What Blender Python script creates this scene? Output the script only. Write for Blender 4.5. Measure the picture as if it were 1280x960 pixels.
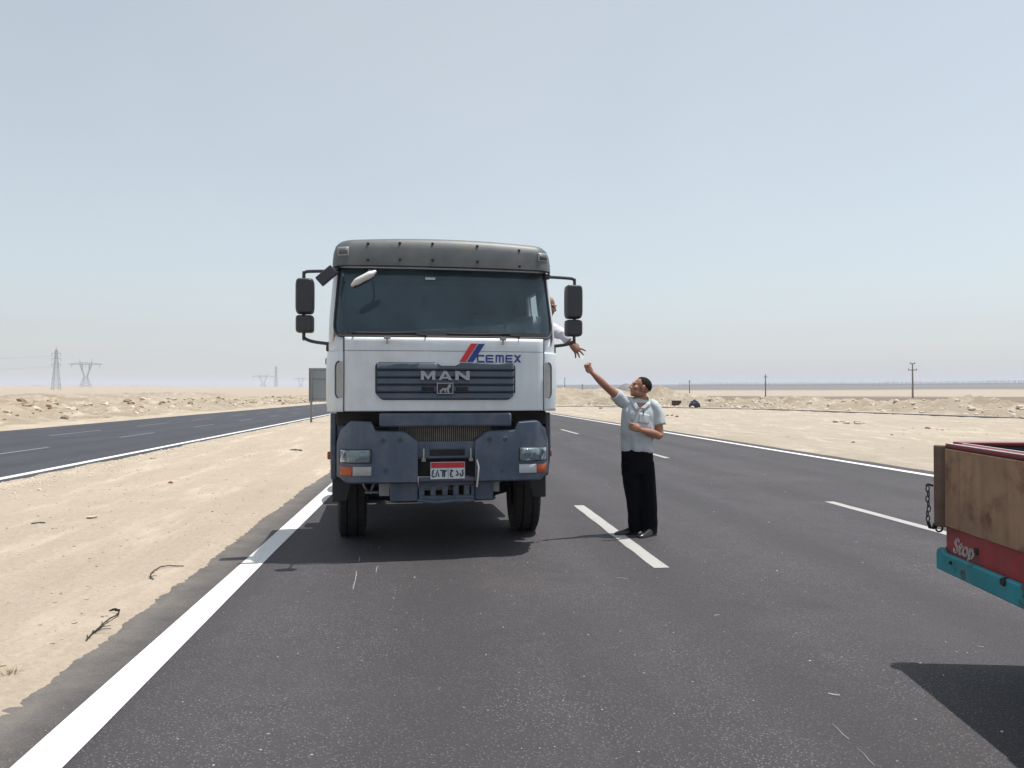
import bpy, bmesh, math, random
from mathutils import Vector, Matrix, noise, Euler
R = math.radians
random.seed(7)
for o in list(bpy.data.objects): bpy.data.objects.remove(o)
scn = bpy.context.scene
COL = scn.collection

# ------------------------------------------------------------------ camera
F, CH, HY, YAW = 960.0, 1.62, 493.0, R(6)
PITCH = math.atan((HY - 480) / F)
cam = bpy.data.cameras.new('camera'); cam.sensor_width = 36; cam.lens = F / 1280 * 36
cam.clip_start = .05; cam.clip_end = 30000
co = bpy.data.objects.new('camera', cam); COL.objects.link(co)
co.location = (0, 0, CH); co.rotation_euler = (R(90) + PITCH, 0, -YAW)
scn.camera = co
scn.render.resolution_x, scn.render.resolution_y = 1024, 768
_fw = Vector((math.sin(YAW)*math.cos(PITCH), math.cos(YAW)*math.cos(PITCH), math.sin(PITCH)))
_rt = Vector((math.cos(YAW), -math.sin(YAW), 0)); _up = _rt.cross(_fw); _C = Vector((0, 0, CH))
def ray(px, py): return _fw + _rt*(px-640)/F - _up*(py-480)/F
def G(px, py, z=0):
    r = ray(px, py); return _C + r*((z-CH)/r.z)
def D(px, py, d): return _C + ray(px, py)*d

# ------------------------------------------------------------------ sky, sun, exposure
SUN_EL, SUN_AZ_CAM = 75.5, 17.0           # sun stands to the right, slightly behind the truck
a_cam = R(SUN_AZ_CAM)
sd = _rt*math.cos(a_cam) + Vector((math.sin(YAW), math.cos(YAW), 0))*math.sin(a_cam)
sun_az = math.atan2(sd.x, sd.y)             # clockwise from +Y
w = bpy.data.worlds.new('World'); scn.world = w; w.use_nodes = True
nt = w.node_tree; nt.nodes.clear()
sky = nt.nodes.new('ShaderNodeTexSky'); sky.sky_type = 'NISHITA'; sky.sun_disc = False
sky.sun_elevation = R(SUN_EL); sky.sun_rotation = sun_az
sky.altitude = 50; sky.air_density = 1.15; sky.dust_density = 1.7; sky.ozone_density = 2.2
hs = nt.nodes.new('ShaderNodeHueSaturation'); hs.inputs['Saturation'].default_value = .50; hs.inputs['Hue'].default_value = .478
bg = nt.nodes.new('ShaderNodeBackground'); bg.inputs['Strength'].default_value = .135
wo = nt.nodes.new('ShaderNodeOutputWorld')
wtc = nt.nodes.new('ShaderNodeTexCoord'); wn = nt.nodes.new('ShaderNodeTexNoise'); wn.inputs['Scale'].default_value = 1.6; wn.inputs['Detail'].default_value = 4; wn.inputs['Roughness'].default_value = .45
nt.links.new(wtc.outputs['Generated'], wn.inputs['Vector'])
wm = nt.nodes.new('ShaderNodeMapRange'); wm.inputs[1].default_value = .3; wm.inputs[2].default_value = .7; wm.inputs[3].default_value = 0; wm.inputs[4].default_value = .32
nt.links.new(wn.outputs['Fac'], wm.inputs[0])
wx = nt.nodes.new('ShaderNodeMix'); wx.data_type = 'RGBA'; wx.inputs[7].default_value = (4.9, 5.1, 5.35, 1)   # thin uneven dust veil over the whole sky
nt.links.new(wm.outputs[0], wx.inputs[0]); nt.links.new(hs.outputs[0], wx.inputs[6])
nt.links.new(sky.outputs[0], hs.inputs['Color']); nt.links.new(wx.outputs[2], bg.inputs[0]); nt.links.new(bg.outputs[0], wo.inputs[0])
sl = bpy.data.lights.new('sun', 'SUN'); sl.energy = 4.8; sl.angle = R(.53); sl.color = (1, .965, .91)
so = bpy.data.objects.new('sun', sl); COL.objects.link(so)
sdir = Vector((sd.x*math.cos(R(SUN_EL)), sd.y*math.cos(R(SUN_EL)), math.sin(R(SUN_EL))))
so.rotation_euler = sdir.to_track_quat('Z', 'Y').to_euler(); so.location = (20, 10, 60)
vs = scn.view_settings; vs.view_transform = 'Standard'; vs.look = 'None'; vs.exposure = 0.11; vs.gamma = 1; vs.use_curve_mapping = False
scn.render.engine = 'CYCLES'
scn.cycles.max_bounces = 8; scn.cycles.transparent_max_bounces = 12; scn.cycles.volume_bounces = 1

# ------------------------------------------------------------------ materials
def nodes(name):
    m = bpy.data.materials.new(name); m.use_nodes = True
    return m, m.node_tree.nodes, m.node_tree.links, m.node_tree.nodes['Principled BSDF']
def mat(name, col, rough=.5, metal=0, var=.12, scale=6, bump=0, bscale=60, dirt=None, dscale=3, dlo=.55, dhi=.75, coat=0, spec=.5, streak=None):
    """base colour with soft procedural variation, optional dirt/wear patches and fine relief"""
    m, N, L, B = nodes(name)
    tc = N.new('ShaderNodeTexCoord')
    n = N.new('ShaderNodeTexNoise'); n.inputs['Scale'].default_value = scale; n.inputs['Detail'].default_value = 5
    L.new(tc.outputs['Object'], n.inputs['Vector'])
    mr = N.new('ShaderNodeMapRange'); mr.inputs[1].default_value = .3; mr.inputs[2].default_value = .7
    mr.inputs[3].default_value = 1-var; mr.inputs[4].default_value = 1+var
    L.new(n.outputs['Fac'], mr.inputs[0])
    mx = N.new('ShaderNodeVectorMath'); mx.operation = 'SCALE'; mx.inputs[0].default_value = col[:3]
    L.new(mr.outputs[0], mx.inputs['Scale'])
    out = mx.outputs[0]
    if dirt:
        n2 = N.new('ShaderNodeTexNoise'); n2.inputs['Scale'].default_value = dscale; n2.inputs['Detail'].default_value = 8; n2.inputs['Roughness'].default_value = .65
        L.new(tc.outputs['Object'], n2.inputs['Vector'])
        r2 = N.new('ShaderNodeMapRange'); r2.inputs[1].default_value = dlo; r2.inputs[2].default_value = dhi
        L.new(n2.outputs['Fac'], r2.inputs[0])
        mm = N.new('ShaderNodeMix'); mm.data_type = 'RGBA'; L.new(r2.outputs[0], mm.inputs[0]); L.new(out, mm.inputs[6]); mm.inputs[7].default_value = (*dirt, 1)
        out = mm.outputs[2]
    if streak:   # dust washed down in streaks, chips and specks
        mp = N.new('ShaderNodeMapping'); mp.inputs['Scale'].default_value = (9, 9, .9); L.new(tc.outputs['Object'], mp.inputs[0])
        n3 = N.new('ShaderNodeTexNoise'); n3.inputs['Scale'].default_value = 1; n3.inputs['Detail'].default_value = 8; n3.inputs['Roughness'].default_value = .7
        L.new(mp.outputs[0], n3.inputs['Vector']); r3 = N.new('ShaderNodeMapRange'); r3.inputs[1].default_value = .48; r3.inputs[2].default_value = .78; r3.inputs[4].default_value = streak[1]
        L.new(n3.outputs['Fac'], r3.inputs[0]); m3 = N.new('ShaderNodeMix'); m3.data_type = 'RGBA'; L.new(r3.outputs[0], m3.inputs[0]); L.new(out, m3.inputs[6]); m3.inputs[7].default_value = (*streak[0], 1)
        v3 = N.new('ShaderNodeTexVoronoi'); v3.inputs['Scale'].default_value = 26; L.new(tc.outputs['Object'], v3.inputs['Vector'])
        r4 = N.new('ShaderNodeMapRange'); r4.inputs[1].default_value = .05; r4.inputs[2].default_value = .10; r4.inputs[3].default_value = streak[1]*.8; r4.inputs[4].default_value = 0
        L.new(v3.outputs['Distance'], r4.inputs[0]); m4 = N.new('ShaderNodeMix'); m4.data_type = 'RGBA'; L.new(r4.outputs[0], m4.inputs[0]); L.new(m3.outputs[2], m4.inputs[6]); m4.inputs[7].default_value = (*(c*.6 for c in streak[0]), 1)
        out = m4.outputs[2]
    L.new(out, B.inputs['Base Color'])
    B.inputs['Roughness'].default_value = rough; B.inputs['Metallic'].default_value = metal
    B.inputs['Coat Weight'].default_value = coat; B.inputs['Specular IOR Level'].default_value = spec
    if bump:
        nb = N.new('ShaderNodeTexNoise'); nb.inputs['Scale'].default_value = bscale; nb.inputs['Detail'].default_value = 4
        L.new(tc.outputs['Object'], nb.inputs['Vector'])
        b = N.new('ShaderNodeBump'); b.inputs['Strength'].default_value = bump; b.inputs['Distance'].default_value = .01
        L.new(nb.outputs['Fac'], b.inputs['Height']); L.new(b.outputs[0], B.inputs['Normal'])
    return m
M = {}
M['white'] = mat('white_paint', (.68,.725,.765), .34, var=.05, scale=3, dirt=(.54,.53,.49), dscale=2.2, dlo=.52, dhi=.9, coat=.2, streak=((.46,.45,.42), .34))
M['visor'] = mat('grey_visor', (.088,.098,.105), .50, var=.15, dirt=(.14,.13,.11), dscale=4, dlo=.48, dhi=.8, streak=((.15,.14,.12), .5))
M['bluegrey'] = mat('blue_grey_plastic', (.066,.092,.140), .5, var=.14, scale=5, dirt=(.13,.14,.155), dscale=5, dlo=.48, dhi=.8, streak=((.17,.165,.16), .40))
M['grille'] = mat('grille_plastic', (.058,.078,.112), .45, var=.1, dirt=(.085,.09,.10), dscale=6, dlo=.5, dhi=.8)
M['black'] = mat('black_plastic', (.018,.019,.022), .55, var=.2)
M['mirror_black'] = mat('mirror_housing', (.030,.034,.042), .45, var=.15)
M['dark'] = mat('underbody', (.016,.016,.018), .85, var=.3, dirt=(.045,.04,.035), dscale=5, dlo=.5, dhi=.8)
M['rubber'] = mat('rubber', (.016,.016,.017), .85, var=.25, scale=20, dirt=(.03,.028,.026), dscale=5)
M['steel'] = mat('steel', (.32,.33,.34), .4, metal=.9, var=.1)
M['rim'] = mat('rim', (.25,.26,.27), .5, metal=.4, var=.1, dirt=(.09,.075,.06), dscale=8)
M['silver'] = mat('silver_badge', (.34,.37,.40), .35, metal=.3, var=.05)
M['red'] = mat('logo_red', (.62,.03,.035), .4, var=.03)
M['blue'] = mat('logo_blue', (.012,.04,.25), .4, var=.03)
M['orange'] = mat('orange_lens', (.42,.075,.02), .25, var=.1, scale=25)
M['fog'] = mat('fog_lens', (.38,.38,.36), .25, var=.1, scale=20)
M['fog_white'] = mat('white_lens', (.50,.53,.55), .3, var=.08, scale=20)
M['reflector'] = mat('reflector', (.62,.63,.64), .18, metal=.85, var=.15, scale=14)
M['fins'] = mat('radiator_fins', (.30,.28,.25), .6, metal=.4, var=.25, scale=12)
M['plate'] = mat('plate_white', (.62,.65,.68), .45, var=.08, dirt=(.4,.38,.34), dscale=14, dlo=.6, dhi=.85)
M['plate_red'] = mat('plate_red', (.48,.03,.045), .45, var=.1)
M['ink'] = mat('ink', (.02,.03,.05), .6, var=.1)
M['seat'] = mat('seat_fabric', (.06,.065,.075), .9, var=.2)
M['cabin'] = mat('cabin_lining', (.10,.11,.115), .85, var=.1)
M['dash'] = mat('dashboard', (.30,.34,.33), .7, var=.15, scale=3)
M['skin'] = mat('skin', (.35,.165,.108), .55, var=.12, scale=14, bump=.1, bscale=90)
M['skin2'] = mat('skin_tanned', (.27,.125,.08), .55, var=.1, scale=14)
M['hair'] = mat('hair', (.020,.016,.014), .9, var=.4, scale=60, bump=.5, bscale=180, spec=.1)
M['shirt'] = mat('grey_polo', (.47,.51,.53), .9, var=.05, scale=4, bump=.15, bscale=220)
M['shirt_pale'] = mat('pale_shirt', (.55,.56,.60), .9, var=.10, scale=12)
M['trousers'] = mat('black_trousers', (.0055,.0055,.008), .95, var=.2, bump=.1, bscale=200, spec=.08)
M['leather'] = mat('black_leather', (.012,.012,.013), .28, var=.2)
M['lip'] = mat('lips', (.22,.07,.055), .5, var=.1)
M['eye'] = mat('eye', (.10,.08,.07), .2, var=.3, scale=80)
M['paper'] = mat('paper', (.75,.75,.72), .8, var=.03)
M['board'] = mat('weathered_board', (.33,.205,.122), .85, var=.25, scale=3, dirt=(.17,.075,.050), dscale=4.5, dlo=.50, dhi=.66, bump=.4, bscale=40, streak=((.13,.08,.055), .6))
M['rust'] = mat('rusty_post', (.15,.095,.07), .85, var=.3, scale=9, dirt=(.17,.13,.085), dscale=7)
M['maroon'] = mat('maroon_paint', (.20,.022,.035), .5, var=.2, scale=6, dirt=(.06,.018,.03), dscale=3, dlo=.5, dhi=.7)
M['rim_white'] = mat('rim_white', (.60,.58,.56), .6, var=.1)
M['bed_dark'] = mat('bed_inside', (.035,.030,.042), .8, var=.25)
M['bed_red'] = mat('red_panel', (.30,.032,.036), .55, var=.18, scale=5, dirt=(.13,.035,.03), dscale=6, dlo=.50, dhi=.66, bump=.15, bscale=18, streak=((.17,.12,.10), .45))
M['teal'] = mat('teal_paint', (.014,.235,.28), .5, var=.18, scale=4, dirt=(.05,.045,.04), dscale=7, dlo=.58, dhi=.66, bump=.15, bscale=18, streak=((.16,.14,.12), .45))
M['galv'] = mat('galvanised', (.26,.27,.28), .55, metal=.3, var=.1)
M['pole'] = mat('pole_concrete', (.16,.15,.14), .8, var=.15)
M['signback'] = mat('sign_back', (.255,.29,.295), .55, var=.06, scale=2)
M['postgrey'] = mat('sign_post', (.20,.21,.21), .6, var=.1)
M['twig'] = mat('burnt_rubber', (.022,.019,.017), .8, var=.3, scale=30, bump=.3, bscale=80)
M['carpaint'] = mat('dark_car_paint', (.03,.035,.045), .4, var=.1)
M['crate'] = mat('dark_crate', (.05,.03,.022), .8, var=.3)
M['bluecloth'] = mat('blue_tarp', (.035,.05,.10), .8, var=.3)
M['dry'] = mat('dry_grass', (.30,.24,.12), .9, var=.2)
M['stone'] = mat('pale_stone', (.52,.45,.36), .9, var=.15, scale=8, bump=.4, bscale=20)
M['stone_tan'] = mat('tan_stone', (.40,.31,.21), .9, var=.15, scale=8, bump=.4, bscale=20)
M['stone_dark'] = mat('dark_stone', (.22,.165,.11), .9, var=.2, scale=8, bump=.4, bscale=20)
M['stone_red'] = mat('red_brown_stone', (.26,.11,.06), .9, var=.2, scale=12)

def glass(name, tint, boost=0.0):
    m, N, L, B = nodes(name); N.remove(B)
    out = N['Material Output']
    t = N.new('ShaderNodeBsdfTransparent'); t.inputs[0].default_value = (*tint, 1)
    g = N.new('ShaderNodeBsdfGlossy'); g.inputs['Roughness'].default_value = .03; g.inputs['Color'].default_value = (.92,.96,1,1)
    f = N.new('ShaderNodeFresnel'); f.inputs[0].default_value = 1.52
    ad = N.new('ShaderNodeMath'); ad.inputs[1].default_value = boost; L.new(f.outputs[0], ad.inputs[0])
    # thin dust film, coloured blue to stand in for reflected sky
    tc = N.new('ShaderNodeTexCoord'); n = N.new('ShaderNodeTexNoise'); n.inputs['Scale'].default_value = 2.5; n.inputs['Detail'].default_value = 6
    L.new(tc.outputs['Object'], n.inputs['Vector'])
    mr = N.new('ShaderNodeMapRange'); mr.inputs[1].default_value = .35; mr.inputs[2].default_value = .75; mr.inputs[3].default_value = .08; mr.inputs[4].default_value = .19
    L.new(n.outputs['Fac'], mr.inputs[0])
    d = N.new('ShaderNodeBsdfDiffuse'); d.inputs[0].default_value = (.27,.44,.56,1)
    m1 = N.new('ShaderNodeMixShader'); L.new(ad.outputs[0], m1.inputs[0]); L.new(t.outputs[0], m1.inputs[1]); L.new(g.outputs[0], m1.inputs[2])
    m2 = N.new('ShaderNodeMixShader'); L.new(mr.outputs[0], m2.inputs[0]); L.new(m1.outputs[0], m2.inputs[1]); L.new(d.outputs[0], m2.inputs[2])
    L.new(m2.outputs[0], out.inputs[0]); return m
M['glass'] = glass('tinted_glass', (.42,.50,.52))
M['lens'] = glass('clear_lens', (.85,.87,.88), .03)

def ramp(N, stops):
    r = N.new('ShaderNodeValToRGB'); e = r.color_ramp.elements
    while len(e) < len(stops): e.new(.5)
    for k, (p, c) in enumerate(stops): e[k].position = p; e[k].color = (*c, 1)
    return r
def tex(N, L, src, kind, scale, detail=6, rough=.6):
    n = N.new('ShaderNodeTexNoise' if kind == 'n' else 'ShaderNodeTexVoronoi'); n.inputs['Scale'].default_value = scale
    if kind == 'n': n.inputs['Detail'].default_value = detail; n.inputs['Roughness'].default_value = rough
    L.new(src, n.inputs['Vector']); return n
def mixc(N, L, fac, a, b, mode='MIX'):
    x = N.new('ShaderNodeMix'); x.data_type = 'RGBA'; x.blend_type = mode
    for s, v in ((0, fac), (6, a), (7, b)):
        if hasattr(v, 'is_linked'): L.new(v, x.inputs[s])
        else: x.inputs[s].default_value = v if s == 0 else (*v, 1)
    return x.outputs[2]
def mrange(N, L, src, a, b, c=0, d=1):
    r = N.new('ShaderNodeMapRange'); L.new(src, r.inputs[0])
    for k, v in enumerate((a, b, c, d)): r.inputs[k+1].default_value = v
    return r.outputs[0]

def sand_mat(name, c1, c2, c3, pebble=.35, attr=False):
    m, N, L, B = nodes(name); tc = N.new('ShaderNodeTexCoord').outputs['Object']
    big = tex(N, L, tc, 'n', .12, 5); mid = tex(N, L, tc, 'n', 1.3, 8, .65); fine = tex(N, L, tc, 'n', 22, 6, .7)
    c = mixc(N, L, mrange(N, L, big.outputs['Fac'], .35, .65), c1, c2)
    c = mixc(N, L, mrange(N, L, mid.outputs['Fac'], .5, .75, 0, .8), c, c3)
    c = mixc(N, L, mrange(N, L, fine.outputs['Fac'], .35, .75, .0, .6), c, tuple(v*.58 for v in c1))
    mp = N.new('ShaderNodeMapping'); mp.inputs['Scale'].default_value = (1, .16, 1); L.new(tc, mp.inputs[0])
    stk = tex(N, L, mp.outputs[0], 'n', 1.6, 7, .6)
    c = mixc(N, L, mrange(N, L, stk.outputs['Fac'], .5, .72, 0, .55), c, tuple(v*.74 for v in c1))
    c = mixc(N, L, mrange(N, L, stk.outputs['Fac'], .46, .30, 0, .6), c, tuple(min(.6, v*1.18) for v in c3))
    v = tex(N, L, tc, 'v', 16); vm = tex(N, L, tc, 'n', .8, 4)
    pm = N.new('ShaderNodeMath'); pm.operation = 'MULTIPLY'
    L.new(mrange(N, L, v.outputs['Distance'], .10, .16, pebble, 0), pm.inputs[0]); L.new(mrange(N, L, vm.outputs['Fac'], .45, .6), pm.inputs[1])
    c = mixc(N, L, pm.outputs[0], c, tuple(v_*.5 for v_ in c1))
    if attr:
        at = N.new('ShaderNodeAttribute'); at.attribute_name = 'field'
        nf = tex(N, L, tc, 'n', .02, 6)
        cc = mixc(N, L, mrange(N, L, nf.outputs['Fac'], .3, .7), (.13,.095,.068), (.175,.13,.095))
        c = mixc(N, L, at.outputs['Fac'], c, cc)
        a2 = N.new('ShaderNodeAttribute'); a2.attribute_name = 'gravel_plain'; c = mixc(N, L, a2.outputs['Fac'], c, (.115,.108,.102))
    L.new(c, B.inputs['Base Color']); B.inputs['Roughness'].default_value = .95; B.inputs['Specular IOR Level'].default_value = .15
    b = N.new('ShaderNodeBump'); b.inputs['Strength'].default_value = .8; b.inputs['Distance'].default_value = .035
    h = N.new('ShaderNodeMath'); h.operation = 'ADD'; L.new(fine.outputs['Fac'], h.inputs[0]); L.new(mid.outputs['Fac'], h.inputs[1])
    L.new(h.outputs[0], b.inputs['Height']); L.new(b.outputs[0], B.inputs['Normal'])
    return m
M['sand'] = sand_mat('sand', (.45,.375,.295), (.405,.345,.275), (.49,.42,.34))
M['verge'] = sand_mat('verge_sand', (.42,.362,.29), (.37,.315,.25), (.47,.415,.345), .6)
M['ground'] = sand_mat('desert', (.40,.33,.245), (.355,.285,.21), (.44,.37,.29), attr=True)
M['berm'] = sand_mat('rubble_soil', (.39,.335,.26), (.25,.195,.13), (.45,.405,.335), .8)

def asphalt(name, base, edge=False):
    m, N, L, B = nodes(name); tc = N.new('ShaderNodeTexCoord').outputs['Object']
    mp = N.new('ShaderNodeMapping'); mp.inputs['Scale'].default_value = (1, .12, 1); L.new(tc, mp.inputs[0])
    streak = tex(N, L, mp.outputs[0], 'n', .8, 8, .65); blot = tex(N, L, tc, 'n', .45, 6); fine = tex(N, L, tc, 'n', 70, 4, .7)
    c = mixc(N, L, mrange(N, L, streak.outputs['Fac'], .3, .7), tuple(v*.66 for v in base), tuple(v*1.25 for v in base))
    c = mixc(N, L, mrange(N, L, blot.outputs['Fac'], .45, .75, 0, .5), c, tuple(v*1.3 for v in base))
    c = mixc(N, L, mrange(N, L, fine.outputs['Fac'], .3, .7, 0, .75), c, tuple(v*.5 for v in base))
    coarse = tex(N, L, tc, 'n', 5.5, 7, .7); c = mixc(N, L, mrange(N, L, coarse.outputs['Fac'], .45, .7, 0, .6), c, tuple(v*.6 for v in base))
    clus = tex(N, L, tc, 'n', .7, 5, .6); v1 = tex(N, L, tc, 'v', 58); vq = N.new('ShaderNodeMath'); vq.operation = 'MULTIPLY'
    L.new(mrange(N, L, v1.outputs['Distance'], .14, .28, .9, 0), vq.inputs[0]); L.new(mrange(N, L, clus.outputs['Fac'], .35, .65, .3, 1), vq.inputs[1])
    c = mixc(N, L, vq.outputs[0], c, (.24,.23,.225))
    v2 = tex(N, L, tc, 'v', 17); sel = N.new('ShaderNodeMath'); sel.operation = 'MULTIPLY'
    sep = N.new('ShaderNodeSeparateColor'); L.new(v2.outputs['Color'], sep.inputs[0])
    L.new(mrange(N, L, v2.outputs['Distance'], .05, .11, 1, 0), sel.inputs[0]); L.new(mrange(N, L, sep.outputs[0], .80, .88), sel.inputs[1])
    c = mixc(N, L, sel.outputs[0], c, (.50,.48,.45))
    oil = tex(N, L, tc, 'n', .55, 5, .55); c = mixc(N, L, mrange(N, L, oil.outputs['Fac'], .58, .74, 0, .55), c, tuple(v*.45 for v in base))
    sxx = N.new('ShaderNodeSeparateXYZ'); L.new(tc, sxx.inputs[0])   # tyre-polished wheel tracks, one pair per lane
    wv = N.new('ShaderNodeMath'); wv.operation = 'SINE'; wa = N.new('ShaderNodeMath'); wa.operation = 'MULTIPLY_ADD'; wa.inputs[1].default_value = 2*math.pi/1.92; wa.inputs[2].default_value = 1.2
    L.new(sxx.outputs['X'], wa.inputs[0]); L.new(wa.outputs[0], wv.inputs[0])
    wt = N.new('ShaderNodeMath'); wt.operation = 'MULTIPLY'; L.new(mrange(N, L, wv.outputs[0], .1, 1, 0, .75), wt.inputs[0]); L.new(mrange(N, L, streak.outputs['Fac'], .3, .65), wt.inputs[1])
    c = mixc(N, L, wt.outputs[0], c, tuple(v*.55 for v in base))
    # pale dust lying along the lane edges and in patches
    d = tex(N, L, tc, 'n', .22, 7, .7); c = mixc(N, L, mrange(N, L, d.outputs['Fac'], .55, .78, 0, .30), c, (.13,.112,.095))
    if edge:   # dust blown onto the strip outside the left edge line
        sx = N.new('ShaderNodeSeparateXYZ'); L.new(tc, sx.inputs[0]); q = N.new('ShaderNodeMath'); q.operation = 'MULTIPLY'
        dn = tex(N, L, tc, 'n', 2.5, 8, .75)
        L.new(mrange(N, L, sx.outputs['X'], -2.05, -1.60, 1, 0.0), q.inputs[0]); L.new(mrange(N, L, dn.outputs['Fac'], .25, .7, .15, .9), q.inputs[1])
        c = mixc(N, L, q.outputs[0], c, (.175,.158,.138))
    L.new(c, B.inputs['Base Color'])
    L.new(mrange(N, L, fine.outputs['Fac'], .3, .7, .62, .9), B.inputs['Roughness']); B.inputs['Specular IOR Level'].default_value = .35
    b = N.new('ShaderNodeBump'); b.inputs['Strength'].default_value = .7; b.inputs['Distance'].default_value = .006
    ad = N.new('ShaderNodeMath'); ad.operation = 'SUBTRACT'; L.new(fine.outputs['Fac'], ad.inputs[0]); L.new(v1.outputs['Distance'], ad.inputs[1])
    L.new(ad.outputs[0], b.inputs['Height']); L.new(b.outputs[0], B.inputs['Normal'])
    return m
M['asphalt'] = asphalt('asphalt', (.064,.058,.064), True)
M['asphalt2'] = asphalt('asphalt_new', (.046,.049,.060))
def paint(name, base, wear):
    m, N, L, B = nodes(name); tc = N.new('ShaderNodeTexCoord').outputs['Object']
    mp = N.new('ShaderNodeMapping'); mp.inputs['Scale'].default_value = (3, .5, 1); L.new(tc, mp.inputs[0])
    a = tex(N, L, mp.outputs[0], 'n', 3, 8, .7); f = tex(N, L, tc, 'n', 60, 5, .7)
    c = mixc(N, L, mrange(N, L, a.outputs['Fac'], .5, .8, 0, wear), base, tuple(v*.62 for v in base))
    c = mixc(N, L, mrange(N, L, f.outputs['Fac'], .62, .75, 0, wear*1.2), c, (.12,.115,.11))
    L.new(c, B.inputs['Base Color']); B.inputs['Roughness'].default_value = .7
    b = N.new('ShaderNodeBump'); b.inputs['Strength'].default_value = .35; b.inputs['Distance'].default_value = .004
    L.new(f.outputs['Fac'], b.inputs['Height']); L.new(b.outputs[0], B.inputs['Normal']); return m
M['line'] = paint('white_road_paint', (.70,.70,.685), .75)
M['faint_line'] = paint('worn_road_paint', (.23,.225,.22), .8)
M['dash_line'] = paint('dusty_road_paint', (.36,.35,.335), .8)

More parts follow.
